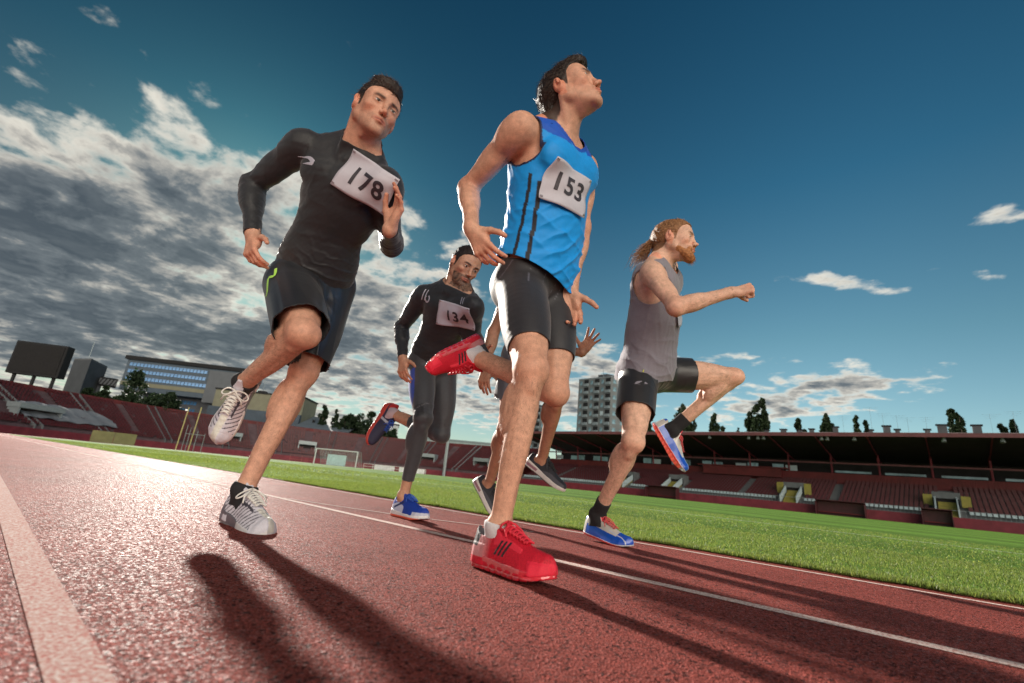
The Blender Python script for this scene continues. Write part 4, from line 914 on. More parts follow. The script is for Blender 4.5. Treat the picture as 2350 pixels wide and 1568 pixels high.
def head_prims(F, Hc, X, Y, Z, s, o):
    T = lambda x, y, z: Hc + s * (x * X + y * Y + z * Z)
    A = np.array([X, Y, Z])
    def el(c, r, k=.012, op=1): F.el(T(*c), np.array(r) * s, A, k * s, 'head', op)
    def rc(a, b, r1, r2, k=.012, op=1): F.rc(T(*a), T(*b), r1 * s, r2 * s, k * s, 'head', op)
    jw = o.get('jaw', 1.); ns = o.get('nose', 1.)
    el((0, -.016, .034), (.075, .096, .083), .02)
    el((0, .03, .034), (.064, .062, .062), .02)
    el((0, .030, -.035), (.053, .056, .075), .026)
    for q in (-1, 1):
        rc((q * .052 * jw, .002, -.058), (q * .015, .071, -.101), .0145, .015, .016)
        el((q * .043, .057, -.024), (.021, .021, .017), .022)
        el((q * .048, .014, -.030), (.013, .030, .034), .024)
        el((q * .050, .048, .018), (.013, .022, .022), .022)
        rc((q * .05, .0, .0), (q * .053 * jw, .002, -.055), .02, .0155, .018)
    el((0, .036, -.075), (.044, .046, .036), .02)
    el((0, .078, -.103), (.022, .017, .017), .014)
    el((0, .070, -.070), (.031, .026, .028), .018)
    for q in (-1, 1):
        rc((q * .012, .090, .0165), (q * .042, .078, .0185), .0088, .0065, .012)
        el((q * .032, .099, -.000), (.020, .019, .0135), .008, -1)
    # nose
    rc((0, .086, .014), (0, .1035 + .006 * (ns - 1), -.034), .0080, .0092 * ns, .012)
    el((0, .1085, -.037), (.0100 * ns, .0115 * ns, .0092 * ns), .007)
    for q in (-1, 1):
        el((q * .0110 * ns, .0985, -.042), (.0072, .0100, .0076), .005)
        el((q * .0062, .107, -.0505), (.0030, .0050, .0035), .003, -1)
        # lids round the eyeball, with a slit
        el((q * .032, .0735, .0), (.0165, .0145, .0125), .006)
        el((q * .032, .088, -.0014), (.0136, .010, o.get('slit', .0031)), .003, -1)
        # nasolabial fold
        rc((q * .019, .098, -.047), (q * .033, .083, -.070), .0014, .0012, .006, -1)
    # lips
    for q in (-1, 1):
        rc((0, .0975, -.0655), (q * .025, .0855, -.0695), .0048, .0026, .006)
        rc((0, .0965, -.0765), (q * .023, .0850, -.0725), .0058, .0028, .006)
    rc((-.021, .092, -.0708), (0, .1035, -.0708), .0013, .0018, .003, -1)
    rc((.021, .092, -.0708), (0, .1035, -.0708), .0013, .0018, .003, -1)
    el((0, .0985, -.0885), (.016, .006, .005), .01, -1)
    # ears
    for q in (-1, 1):
        a = un(A[0] * .93 * q - A[1] * .36); EA = np.array([a, un(np.cross(A[2], a)), A[2]])
        F.el(T(q * .079, -.016, -.008), np.array([.0075, .019, .032]) * s, EA, .006 * s, 'head')
        F.el(T(q * .070, -.004, -.018), np.array([.012, .014, .020]) * s, EA, .008 * s, 'head')
        F.el(T(q * .087, -.013, -.004), np.array([.006, .0115, .021]) * s, EA, .004 * s, 'head', -1)
        F.el(T(q * .086, -.010, .004), np.array([.004, .0045, .012]) * s, EA, .004 * s, 'head')
    # sternomastoid and adam's apple are made in the neck

def build_prims(J, o, s):
    """muscle and bone volumes of one figure; J world joints, s body scale"""
    F = Fld(); P = (J['Rhip'] + J['Lhip']) / 2; N = J['neck']
    up = un(N - P)
    Xp = un(J['Lhip'] - J['Rhip']); Xp = un(Xp - up * np.dot(Xp, up)); Yp = np.cross(Xp, up)
    Xc = un(J['Lsh'] - J['Rsh']); upc = un(up - Xc * np.dot(up, Xc)); Yc = np.cross(Xc, upc)
    Xm = un(Xp + Xc); Xm = un(Xm - up * np.dot(Xm, up)); Ym = np.cross(Xm, up)
    L = np.linalg.norm(N - P)
    pt = lambda t: lerp(P, N, t)
    Ap = np.array([Xp, Yp, up]); Ac = np.array([Xc, Yc, upc]); Am = np.array([Xm, Ym, up])
    E = lambda c, r, ax, k=.03, tg='torso', op=1: F.el(c, np.array(r) * s, ax, k * s, tg, op)
    E(P + up * .035, (.150, .100, .115), Ap, tg='hips')
    for q in (-1, 1):
        E(P + q * Xp * .075 - Yp * .048 - up * .015, (.085, .08, .095), Ap, tg='hips')
    E(pt(.28), (.140, .096, .13), Am)
    E(pt(.45), (.130, .093, .13), Am)
    E(pt(.66) - Ym * .0, (.150, .110, .16), Ac)
    E(pt(.80) - Yc * .012, (.150, .095, .10), Ac)
    for q in (-1, 1):
        E(N - upc * .125 + q * Xc * .072 + Yc * .072, (.080, .034, .062), Ac, .018)
        E(N - upc * .20 + q * Xc * .118 - Yc * .025, (.045, .068, .13), Ac, .03)
        E(N - upc * .12 + q * Xc * .08 - Yc * .085, (.07, .03, .09), Ac, .03)
        sh = J['Lsh'] if q > 0 else J['Rsh']
        F.rc(N - upc * .035 + q * Xc * .05, lerp(N, sh, .82) - upc * .012, .058 * s, .048 * s, .04 * s, 'torso')
        F.rc(J['head'] * .45 + N * .55 - Yc * .025, lerp(N, sh, .7) + upc * .012 - Yc * .02, .042 * s, .034 * s, .03 * s, 'neck')
    # neck
    HX, HY, HZ = o['hf']; hs = s * o.get('hs', 1.)
    F.rc(N - up * .03 - Yc * .01, J['head'] - HZ * .055 * hs - HY * .022 * hs, .062 * s * o.get('nk', 1), .055 * s * o.get('nk', 1), .025 * s, 'neck')
    for q in (-1, 1):
        F.rc(N - upc * .030 + q * Xc * .016 + Yc * .056, J['head'] - HZ * .045 * hs - HY * .018 * hs + q * HX * .060 * hs, .012 * s, .015 * s, .007 * s, 'neck')
    F.el(lerp(N, J['head'] - HZ * .05, .55) + un(HY + Yc) * .052 * s, V(.009, .010, .016) * s, np.array([HX, HY, HZ]), .014, 'neck')
    head_prims(F, J['head'], HX, HY, HZ, hs, o)
    # arms
    for q, a, b, c in ((-1, 'Rsh', 'Relb', 'Rwr'), (1, 'Lsh', 'Lelb', 'Lwr')):
        S0, Eb, W = J[a], J[b], J[c]; u = un(Eb - S0); f = un(W - Eb); La = np.linalg.norm(Eb - S0); Lf = np.linalg.norm(W - Eb)
        B = f - u * np.dot(f, u); B = un(B) if np.linalg.norm(B) > .05 else Yc
        H = np.cross(u, B); A = np.array([H, B, u]); A2 = np.array([un(np.cross(f, np.cross(B, f))), un(np.cross(f, un(np.cross(f, B)))), f])
        tg = 'arm' + 'RL'[q > 0]; am = s * o.get('arm', 1)
        F.el(S0 + u * .03 + q * Xc * .006, V(.057, .057, .078) * am, np.array([H, B, u]), .020 * s, tg)
        F.rc(S0, Eb, .047 * am, .036 * am, .03 * s, tg)
        F.el(S0 + u * La * .55 + B * .017, V(.032, .035, .082) * am, A, .012 * s, tg)
        F.el(S0 + u * La * .48 - B * .018 + H * .008, V(.036, .034, .095) * am, A, .012 * s, tg)
        F.el(Eb - B * .006, V(.034, .036, .04) * am, A, .02 * s, tg)
        F.rc(Eb, W, .036 * am, .025 * am, .02 * s, tg)
        Hf = un(np.cross(f, B)); Af = np.array([Hf, un(np.cross(f, Hf)), f])
        F.el(Eb + f * Lf * .27 + Hf * .012, V(.031, .036, .082) * am, Af, .012 * s, tg)
        F.el(Eb + f * Lf * .25 - Hf * .012, V(.030, .034, .085) * am, Af, .012 * s, tg)
    # legs
    for q, a, b, c in ((-1, 'Rhip', 'Rknee', 'Rank'), (1, 'Lhip', 'Lknee', 'Lank')):
        H0, Kn, An = J[a], J[b], J[c]; u = un(Kn - H0); w = un(An - Kn); Lt = np.linalg.norm(Kn - H0); Ls = np.linalg.norm(An - Kn)
        fw = u - w; hint = o.get('kf' + 'RL'[q > 0], Yp)
        fw = un(fw) if np.linalg.norm(fw) > .35 else un(fw + .35 * hint)
        ft = un(fw - u * np.dot(fw, u)); fs_ = un(fw - w * np.dot(fw, w))
        sd = np.cross(ft, u); A = np.array([sd, ft, u]); ss = np.cross(fs_, w); As = np.array([ss, fs_, w])
        tg = 'leg' + 'RL'[q > 0]; lm = s * o.get('leg', 1)
        F.rc(H0, Kn, .084 * lm, .048 * lm, .035 * s, tg)
        F.el(H0 + u * Lt * .42 + ft * .020, V(.068, .062, .19) * lm, A, .03 * s, tg)
        F.el(H0 + u * Lt * .45 - ft * .022, V(.062, .055, .17) * lm, A, .03 * s, tg)
        for z in (-1, 1):
            F.el(H0 + u * Lt * (.80 if z * q < 0 else .76) + ft * .022 + z * sd * .029, V(.026, .027, .060) * lm, A, .010 * s, tg)
            F.rc(H0 + u * Lt * .5 - ft * .03 + z * sd * .03, Kn - fw * .022 + z * sd * .034, .020 * lm, .011 * lm, .012 * s, tg)
            F.el(Kn + z * sd * .028 + fw * .006, V(.023, .031, .038) * lm, A, .018 * s, tg)
        F.rc(H0 + u * Lt * .70 + ft * .046, Kn + fw * .036, .017 * lm, .013 * lm, .014 * s, tg)
        F.rc(Kn + fw * .040, Kn + w * Ls * .12 + fs_ * .036, .011 * lm, .010 * lm, .010 * s, tg + 's')
        F.rc(H0 + u * Lt * .12 + ft * .045 + q * sd * .03, Kn - q * sd * .034 - fw * .006, .022 * lm, .014 * lm, .010 * s, tg)
        F.el(Kn + fw * .040, V(.021, .012, .026) * lm, np.array([sd, fw, un(np.cross(sd, fw))]), .008 * s, tg)
        F.rc(Kn, An, .043 * lm, .029 * lm, .02 * s, tg + 's')
        F.el(Kn + w * Ls * .11 + fs_ * .034, V(.016, .014, .028) * lm, As, .014 * s, tg + 's')
        F.el(Kn + w * Ls * .29 - fs_ * .030 + ss * .020, V(.038, .044, .100) * lm, As, .010 * s, tg + 's')
        F.el(Kn + w * Ls * .27 - fs_ * .030 - ss * .022, V(.036, .042, .090) * lm, As, .010 * s, tg + 's')
        F.el(Kn + w * Ls * .42 + fs_ * .006 + ss * .016, V(.024, .030, .13) * lm, As, .012 * s, tg + 's')
        F.rc(Kn + w * Ls * .2 + fs_ * .024, An + fs_ * .012, .017 * lm, .014 * lm, .007 * s, tg + 's')
        F.rc(Kn + w * Ls * .5 - fs_ * .03, An - fs_ * .032, .015 * lm, .009 * lm, .012 * s, tg + 's')
        for z in (-1, 1): F.el(An + z * ss * .026, V(.014, .016, .018) * lm, As, .01, tg + 's')
        ff = o['foot' + 'RL'[q > 0]]; Os = V(An[0], An[1], 0) if 'RL'[q > 0] == o.get('gnd') else An - ff[1] * .085 * s; F.rc(An, Os + ff[1] * .040 + ff[0] * .045, .029 * s, .020 * s, .02, tg + 's'); F.rc(An, Os + ff[1] * .05 - ff[0] * .035, .026 * s, .022 * s, .02, tg + 's')
    o['fr'] = dict(P=P, N=N, up=up, Xp=Xp, Yp=Yp, Xc=Xc, Yc=Yc, upc=upc, Xm=Xm, Ym=Ym, L=L)
    return F

def hand_prims(F, W, D, Nn, right, curls, spread, thumb, s, tg):
    """W wrist, D towards the knuckles, Nn out of the palm; curls per finger (three bends)"""
    D = un(D); Nn = un(Nn - D * np.dot(Nn, D)); Tt = np.cross(D, Nn) * (1 if right else -1)
    s = s * 1.0
    xs = (.029, .010, -.010, -.028); lens = (.074, .083, .077, .060); kn = (.092, .094, .090, .083)
    F.rc(W - D * .01, W + D * .02, .024 * s, .022 * s, .02, tg, 1, Nn, 1.25)
    tips = []
    for i in range(4):
        K = W + s * (D * kn[i] + Tt * xs[i]) - Nn * .002 * abs(xs[i]) * 50 * s
        F.rc(W + s * (D * .018 + Tt * xs[i] * .45), K, .0135 * s, .0108 * s, .011 * s, tg)
        an = spread * (1.5 - i) * .5; d = un(D * math.cos(an) + Tt * math.sin(an)); p = K; ca = 0; n = Nn
        r = (.0096, .0086, .0078, .0066)
        for j, fr in enumerate((.46, .30, .24)):
            ca += curls[i][j]
            dd = un(d * math.cos(ca) + n * math.sin(ca)); q = p + dd * lens[i] * fr * s
            sc = s * (1 if i < 3 else .88)
            F.rc(p, q, r[j] * sc, r[j + 1] * sc, (.006 if j == 0 else .0025) * s, tg + 'f')
            p = q
        tips.append((p, dd, un(np.cross(np.cross(d, n), dd))))
    F.el(W + s * (D * .045 + Tt * .024 + Nn * .010), V(.018, .032, .014) * s, np.array([Tt, D, Nn]), .012 * s, tg)
    F.el(W + s * (D * .045 - Tt * .020 + Nn * .008), V(.014, .034, .011) * s, np.array([Tt, D, Nn]), .012 * s, tg)
    t0 = W + s * (D * .022 + Tt * .022 + Nn * .006); a, b, c = thumb  # outward, palmward, bend
    d1 = un(D * .62 + Tt * a + Nn * b); p1 = t0 + d1 * .042 * s
    d2 = un(d1 + D * c * .5 - Tt * c * .15); p2 = p1 + d2 * .034 * s; d3 = un(d2 + D * c * .5 - Tt * c * .35); p3 = p2 + d3 * .027 * s
    F.rc(t0, p1, .0150 * s, .0118 * s, .010 * s, tg); F.rc(p1, p2, .0112 * s, .0098 * s, .005 * s, tg + 'f'); F.rc(p2, p3, .0100 * s, .0080 * s, .003 * s, tg + 'f')
    tips.append((p3, d3, un(np.cross(np.cross(d3, Nn), d3)) * -1))
    return tips, Tt

def skin_colour(P, o, J, s, base):
    base = np.array(base); C = np.ones((len(P), 3)) * base
    HX, HY, HZ = o['hf']; hs = s * o.get('hs', 1.)
    q = (P - J['head']) / hs; x, y, z = q @ HX, q @ HY, q @ HZ
    C *= (1 + .07 * snoise(P, 14, 3)[:, None] * V(.6, 1, 1.1)) 
    inh = (np.abs(x) < .1) & (np.abs(y) < .14) & (z > -.14) & (z < .14)
    def mix(w, c): 
        w = np.clip(w, 0, 1)[:, None] * inh[:, None]; C[:] = C * (1 - w) + np.array(c) * w
    g = lambda cx, cy, cz, rx, ry, rz: np.exp(-(((np.abs(x) - cx) / rx) ** 2 + ((y - cy) / ry) ** 2 + ((z - cz) / rz) ** 2))
    mix(.45 * g(.045, .06, -.035, .02, .04, .02), base * V(1.1, .72, .66))
    mix(.5 * g(0, .115, -.04, .015, .02, .013), base * V(1.1, .74, .68))
    mix(.6 * (np.abs(x) > .074) * (y < .01) * (z < .03) * 1., base * V(1.2, .75, .65))
    # stubble
    if o.get('stubble', 0):
        w = np.clip((-.043 - z) / .012 + (np.clip(y - .06, 0, 1) * -9) + .15, 0, 1) * (y > -.01)
        w2 = np.clip((-.046 - z) / .01, 0, 1) * (y > .03) * (1 - np.exp(-(x / .026) ** 2 - ((z + .070) / .008) ** 2))
        jawl = np.clip(1 - np.abs(y - .0) / .03, 0, 1) * (z < -.02) * (np.abs(x) > .04)
        w = np.clip(np.maximum(w2, jawl * .8), 0, 1) * (z > -.135)
        mix(o['stubble'] * w * (.8 + .25 * snoise(P, 400, 5, 1)), o.get('stubc', (.10, .075, .06)))
    # lips, lash line, brows
    mix(.85 * np.exp(-(x / .026) ** 4 - ((z + .0705) / .0092) ** 4) * (y > .075), base * V(.80, .36, .34))
    mix(np.exp(-(x / .021) ** 4 - ((z + .0708) / .0014) ** 2) * (y > .075), base * .22)
    ax = np.abs(x)
    mix(.9 * np.exp(-((ax - .032) / .016) ** 4 - ((z - .0032) / .0022) ** 2) * (y > .055), base * .12)
    mix(.35 * np.exp(-((ax - .032) / .016) ** 4 - ((z + .006) / .0022) ** 2) * (y > .055), base * .3)
    bz = .0145 + .16 * np.clip(ax - .012, 0, .022) - .25 * np.clip(ax - .038, 0, 1) 
    mix(.92 * np.exp(-((ax - .031) / .019) ** 6 - ((z - bz) / .0056) ** 2) * (y > .05), o['hairc'])
    hh = hairline(y, x, o)
    mix(.93 * np.clip((z - hh) / .006 + .3, 0, 1) * (y < .098) * (np.abs(x) < .088 - .014 * (z < .02)), np.array(o['hairc']) * 1.1)
    return C

HL = dict(y=[-.13, -.10, -.075, -.045, -.028, -.020, -.006, .006, .018, .030, .052, .066, .078, .10])
def hairline(y, x, o):
    zs = o.get('hl', [-.085, -.085, -.080, -.055, -.02, .028, .030, -.030, -.026, .020, .050, .062, .072, .078])
    return np.interp(y, HL['y'], zs)

def strands(name, roots, dirs, normals, L, w, mat, parent, seed=0, droop=.0, curl=0., lift=.25, cols=None, seg=3):
    rs = np.random.RandomState(seed); n = len(roots)
    Ls = L * rs.uniform(.6, 1.15, n)
    d = dirs + rs.normal(size=(n, 3)) * .11; d /= np.linalg.norm(d, axis=1)[:, None]
    side = np.cross(d, normals + rs.normal(size=(n, 3)) * .3); side /= np.linalg.norm(side, axis=1)[:, None] + 1e-9
    pts = []; p = roots.copy(); cd = d + normals * lift
    for j in range(seg + 1):
        t = j / seg; ww = w * (1 - t * .85)
        pts.append(p - side * ww / 2); pts.append(p + side * ww / 2)
        cd = cd / np.linalg.norm(cd, axis=1)[:, None]
        p = p + cd * (Ls / seg)[:, None]
        cd = cd + V(0, 0, -droop) - normals * lift * .55 + curl * rs.normal(size=(n, 3))
    Vv = np.stack(pts, 1).reshape(-1, 3); m = (seg + 1) * 2
    base = np.arange(n)[:, None] * m
    Fq = np.concatenate([base + np.array([2 * j, 2 * j + 1, 2 * j + 3, 2 * j + 2]) for j in range(seg)], 0)
    return mesh_np(name, Vv, Fq, mat, parent)

def make_hair(key, o, J, s, root):
    HX, HY, HZ = o['hf']; hs = s * o.get('hs', 1.); Hc = J['head']; A = np.array([HX, HY, HZ])
    T = lambda x, y, z: Hc + hs * (x * HX + y * HY + z * HZ)
    B = Fld()
    th = o.get('ht', .008)
    B.el(T(0, -.016, .034), V(.075 + th * .6, .096 + th, .083 + th) * hs, A, .02, 'h')
    B.el(T(0, .022, .040), V(.066 + th * .3, .064 + th, .066 + th) * hs, A, .02, 'h')
    for c, r in o.get('hx', []): B.el(T(*c), V(*r) * hs, A, .018 * hs, 'h')
    def f(P, c=None, R=0):
        d = B(P, c, R); q = (P - Hc) / hs; x, y, z = q @ HX, q @ HY, q @ HZ
        g = (hairline(y, x, o) - z) * .55 * hs
        fr = (y - (.088 - 3.2 * x * x)) * .8 * hs      # forehead corner
        g = np.where(z < .085, np.maximum(g, fr), g) if not o.get('front') else g
        n = snoise(q @ np.diag([1, .25, .8]), 120, 7, 2) * .0030 * hs
        return np.maximum(d + n, g)
    P, Fq = nets(f, *[T(0, -.02, .02) + q * .18 for q in (-1, 1)], .003 * hs)
    P = relax(P, Fq, 1)
    hair = mesh_np('hair', P, Fq, o['hm'], root)
    n = vnorm(P, Fq); rs = np.random.RandomState(11)
    q = (P - Hc) / hs; x, y, z = q @ HX, q @ HY, q @ HZ
    out = (n * ((P - T(0, -.01, .02)))).sum(1) > 0
    ids = np.flatnonzero(out & (z > hairline(y, x, o) + .002)); ids = rs.choice(ids, min(len(ids), o.get('ns', 2600)), True)
    qi = q[ids]; fl = o['flow'](qi[:, 0], qi[:, 1], qi[:, 2])       # local direction
    dw = fl @ A; nn = n[ids]; dw = dw - nn * (dw * nn).sum(1)[:, None]; dw /= np.linalg.norm(dw, axis=1)[:, None] + 1e-9
    top = np.clip((qi[:, 2] - .03) / .05, 0, 1)
    strands('strand', P[ids] - nn * .003, dw, nn, o.get('sl', .02) * hs, .0013, o.get('hm2', o['hm']), hair, 3, lift=o.get('lift', .25))
    return hair

def hair_mat(name, c, rough=.35):
    m, nt, b = mat_new(name)
    n = noise_node(nt, 90, 4); r = ramp(nt, n.outputs[0], [(.25, [q * .5 for q in c]), (.75, [q * 1.7 for q in c])])
    nt.links.new(r.outputs[0], b.inputs['Base Color']); b.inputs['Roughness'].default_value = rough + .16; b.inputs['Specular IOR Level'].default_value = .35
    bump(nt, b, n.outputs[0], 1., .004)
    return m

M_eye = simple('eye white', (.62, .58, .55), .15, 0, .04, 50)
M_iris = simple('iris', (.035, .022, .012), .08, 0, .3, 900)
M_steelpin = simple('pin steel', (.5, .5, .52), .25, .9, .1, 50)
M_bodyhair = simple('body hair', (.16, .085, .045), .5, 0, .3, 200)
M_nail = simple('fingernail', (.55, .34, .28), .3, 0, .05, 50)

def uvball(c, r, A, nu=14, nv=9, cap=None):
    vs = []; fs = []
    for i in range(nv + 1):
        th = math.pi * i / nv * (1 if cap is None else cap)
        for j in range(nu):
            ph = 2 * math.pi * j / nu
            l = V(math.sin(th) * math.cos(ph), math.cos(th), math.sin(th) * math.sin(ph)) * r
            vs.append(c + l @ A)
    for i in range(nv):
        for j in range(nu):
            j2 = (j + 1) % nu; fs.append((i * nu + j, i * nu + j2, (i + 1) * nu + j2, (i + 1) * nu + j))
    return np.array(vs), fs

def figure(key, J, o):
    s = o['s']; J = {k: V(*v) for k, v in J.items()}
    o['hf'] = frame(V(*o['hfw']), V(*o['hup']))
    for sd in 'RL':
        fw, upv = o['foot' + sd]; f = un(V(*fw)); u = un(V(*upv) - f * np.dot(V(*upv), f)); o['foot' + sd] = (f, u)
    F = build_prims(J, o, s); fr = o['fr']
    hands = {}
    for sd in 'RL':
        h = o['hand' + sd]
        tips, Tt = hand_prims(F, J[sd + 'wr'], V(*h['d']), V(*h['n']), sd == 'R', h['c'], h.get('sp', .12), h.get('t', (.75, .25, .5)), s * .98, 'hand' + sd)
        hands[sd] = (un(V(*h['d'])), tips)
    base = V(*(lerp(J['Rank'], J['Lank'], .5))); base = V(fr['P'][0], fr['P'][1], 0)
    root = empty('person', base, o['label'], 'person', o.get('group'))
    HX, HY, HZ = o['hf']; hs = s * o.get('hs', 1.)
    nk = J['head'] - HZ * .105 * hs
    regs = []
    def reg_head(P): return ((P - nk) @ un(HZ * .9 + HY * .45) > -.0) & (np.linalg.norm(P - J['head'] - HZ * .02, axis=1) < .19)
    regs.append((reg_head, J['head'], .205, .0023 * (1.05 if key in 'bk' else 1.5)))
    for sd in 'RL':
        W = J[sd + 'wr']; D = hands[sd][0]; far = key in 'cf'
        def rh(P, W=W, D=D): return ((P - W) @ D > .0) & (np.linalg.norm(P - W - D * .08, axis=1) < .14)
        regs.append((rh, W + D * .08, .15, .0022 * (1.5 if far else 1)))
    lo, hi = F.bbox()
    P, Q = nets(F, lo, hi, .0066 if key in 'bkg' else .009)
    cen = P[Q].mean(1); keep = np.ones(len(Q), bool)
    for rg, c, r, rs_ in regs: keep &= ~rg(cen)
    P, Q = prune(P, Q, keep); PP = [P]; QQ = [Q]; n = len(P)
    for rg, c, r, rs_ in regs:
        p, q = nets(F, c - r, c + r, rs_)
        cen = p[q].mean(1)
        k = rg(cen) | rg(cen + (c - cen) / (np.linalg.norm(c - cen, axis=1)[:, None]) * .005)
        p, q = prune(p, q, k); PP.append(p); QQ.append(q + n); n += len(p)
    P = np.concatenate(PP); Q = np.concatenate(QQ)
    # sinew and muscle fibre relief running along the limbs
    nn_ = vnorm(P, Q); dsp = np.zeros(len(P))
    for a, b, r_, am_ in (('Rhip', 'Rknee', .13, 1.), ('Lhip', 'Lknee', .13, 1.), ('Rknee', 'Rank', .09, 1.), ('Lknee', 'Lank', .09, 1.), ('Rsh', 'Relb', .08, .8), ('Lsh', 'Lelb', .08, .8), ('Relb', 'Rwr', .06, .9), ('Lelb', 'Lwr', .06, .9)):
        A_, B_ = J[a], J[b]; u = un(B_ - A_); L_ = np.linalg.norm(B_ - A_); t = (P - A_) @ u; rr = np.linalg.norm(P - A_ - t[:, None] * u, axis=1)
        w = np.clip(1 - np.abs(t / L_ - .5) * 1.8, 0, 1) ** .5 * (rr < r_) * (t > 0) * (t < L_)
        X_ = (P - A_) - .80 * t[:, None] * u
        dsp += w * am_ * (.0034 * snoise(X_, 42, 61, 2) + .0017 * snoise(X_ - .15 * t[:, None] * u, 95, 62, 2))
    P = P + nn_ * dsp[:, None]
    C = skin_colour(P, o, J, s, SKIN[key])
    for kn in ('Rknee', 'Lknee', 'Relb', 'Lelb'):
        w = np.exp(-(np.linalg.norm(P - J[kn], axis=1) / .06) ** 2)[:, None] * .45
        C = C * (1 - w) + C * V(1.08, .80, .74) * w
    for sd in 'RL':
        W = J[sd + 'wr']; w = (np.clip(((P - W) @ hands[sd][0] - .03) / .12, 0, 1) * (np.linalg.norm(P - W, axis=1) < .25))[:, None] * .5
        C = C * (1 - w) + C * V(1.12, .74, .68) * w
    if o.get('paint'): C = o['paint'](P, C, J)
    body = mesh_np('body', P, Q, M_skin, root, cols=C)
    if key in 'bkg':
        n2 = vnorm(P, Q); rh = np.random.RandomState(17); R0, D0, N0 = [], [], []
        for a, b, r_, cnt in (('Rknee', 'Rank', .09, 1500), ('Lknee', 'Lank', .09, 1500), ('Relb', 'Rwr', .055, 500), ('Lelb', 'Lwr', .055, 300), ('Rhip', 'Rknee', .12, 700), ('Lhip', 'Lknee', .12, 700)):
            if key == 'k' and 'elb' in a: continue
            A_, B_ = J[a], J[b]; u = un(B_ - A_); L_ = np.linalg.norm(B_ - A_); t = (P - A_) @ u; rr = np.linalg.norm(P - A_ - t[:, None] * u, axis=1)
            lo_ = .55 if 'hip' in a else .05; hi_ = .80 if 'knee' in a else .97
            ids = np.flatnonzero((rr < r_) & (t > lo_ * L_) & (t < hi_ * L_))
            if len(ids) < 50: continue
            ids = rh.choice(ids, cnt); R0.append(P[ids] + rh.normal(0, .002, (cnt, 3)) * .5); N0.append(n2[ids]); D0.append(np.tile(u, (cnt, 1)) + rh.normal(0, .35, (cnt, 3)))
        if R0: strands('body_hair', np.concatenate(R0), np.concatenate(D0), np.concatenate(N0), .011, .0006, M_bodyhair, body, 7, lift=.6, seg=2)
    # eyes
    A = np.array([HX, HY, HZ]); T = lambda x, y, z: J['head'] + hs * (x * HX + y * HY + z * HZ)
    gz = un(V(*o.get('gaze', (0, 1, 0))))
    for q in (-1, 1):
        c = T(q * .032, .0745, -.0008); v, f = uvball(c, .0122 * hs, A)
        e = mesh_np('eye', v, f, M_eye, root)
        zl = un(gz[0] * HX + gz[1] * HY + gz[2] * HZ); xl = un(np.cross(zl, HZ)); Ai = np.array([xl, zl, np.cross(xl, zl)])
        v, f = uvball(c + zl * .0004, .0124 * hs, Ai, cap=.165); mesh_np('iris', v, f, M_iris, e)
    if not o.get('nohair'): make_hair(key, o, J, s, root)
    for sd in 'RL':
        if key in 'bk':
            for p, d, nn in hands[sd][1]:
                X_ = np.cross(d, nn); v, f = uvball(p - d * .003 - nn * .0048, 1., np.array([X_, -nn, d]) * np.array([[.0052], [.0022], [.0065]]), 8, 4, .5)
                mesh_np('fingernail', v, f, M_nail, body)
    return root, F, fr, J, hands, s

# ---- clothing
def garment(name, fld, res, mat, parent, disp=None, colf=None, it=1, bb=None, inner=.0035):
    """open cloth surface: base volume grown outwards, trimmed cleanly at the hems, with a folded edge"""
    f0 = lambda P, c=None, R=0: fld.base(P, c, R) - fld.off
    lo, hi = bb if bb is not None else fld.bbox()
    P, Q = nets(f0, lo, hi, res); P = relax(P, Q, it)
    cuts = [q[2] for q in fld.cuts.p] if fld.cuts is not None else []
    if cuts:
        g = lambda X: np.min([f(X) for f in cuts], 0)
        d = g(P); keep = ~(d[Q] < 0).all(1); P, Q = prune(P, Q, keep)
        for _ in range(3):
            d = g(P); ins = np.flatnonzero(d < 0)
            if not len(ins): break
            X = P[ins]; e = 4e-4
            gr = np.stack([(g(X + e * v) - g(X - e * v)) / (2 * e) for v in np.eye(3)], 1); gr /= np.linalg.norm(gr, axis=1)[:, None] + 1e-9
            P[ins] = X - gr * d[ins][:, None]
    if disp is not None:
        n = vnorm(P, Q); P = P + n * disp(P, n)[:, None]
    C = None if colf is None else colf(P)
    if inner:
        n = vnorm(P, Q); N_ = len(P)
        ed = np.concatenate([Q[:, [k, (k + 1) % 4]] for k in range(4)]); key = np.sort(ed, 1); kk = key[:, 0].astype(np.int64) * N_ + key[:, 1]
        u, inv, cnt = np.unique(kk, return_inverse=True, return_counts=True); be = ed[cnt[inv] == 1]
        P = np.concatenate([P, P - n * inner]); rim = np.stack([be[:, 1], be[:, 0], be[:, 0] + N_, be[:, 1] + N_], 1)
        Q = np.concatenate([Q, Q[:, ::-1] + N_, rim])
        if C is not None: C = np.concatenate([C, C])
    return mesh_np(name, P, Q, mat, parent, cols=C)
def cut_end(cuts, J, a, b, t, r=.16, ln=.5, mine=None, other=None):
    """open the garment flat beyond fraction t of a limb (only on the side of that limb)"""
    A_, B_ = J[a], J[b]; u = un(B_ - A_); p = lerp(A_, B_, t); cuts.cyl(p, p + u * ln, r)
    if mine is not None:
        op, k, fn, c, pr, tg = cuts.p[-1]
        wav_ = globals().get('WAV', .0006)
        f2 = lambda P, fn=fn: np.maximum(fn(P) + wav_ * snoise(P, 16, 77, 2), mine(P) - other(P))
        cuts.p[-1] = (op, k, f2, c, pr, tg)

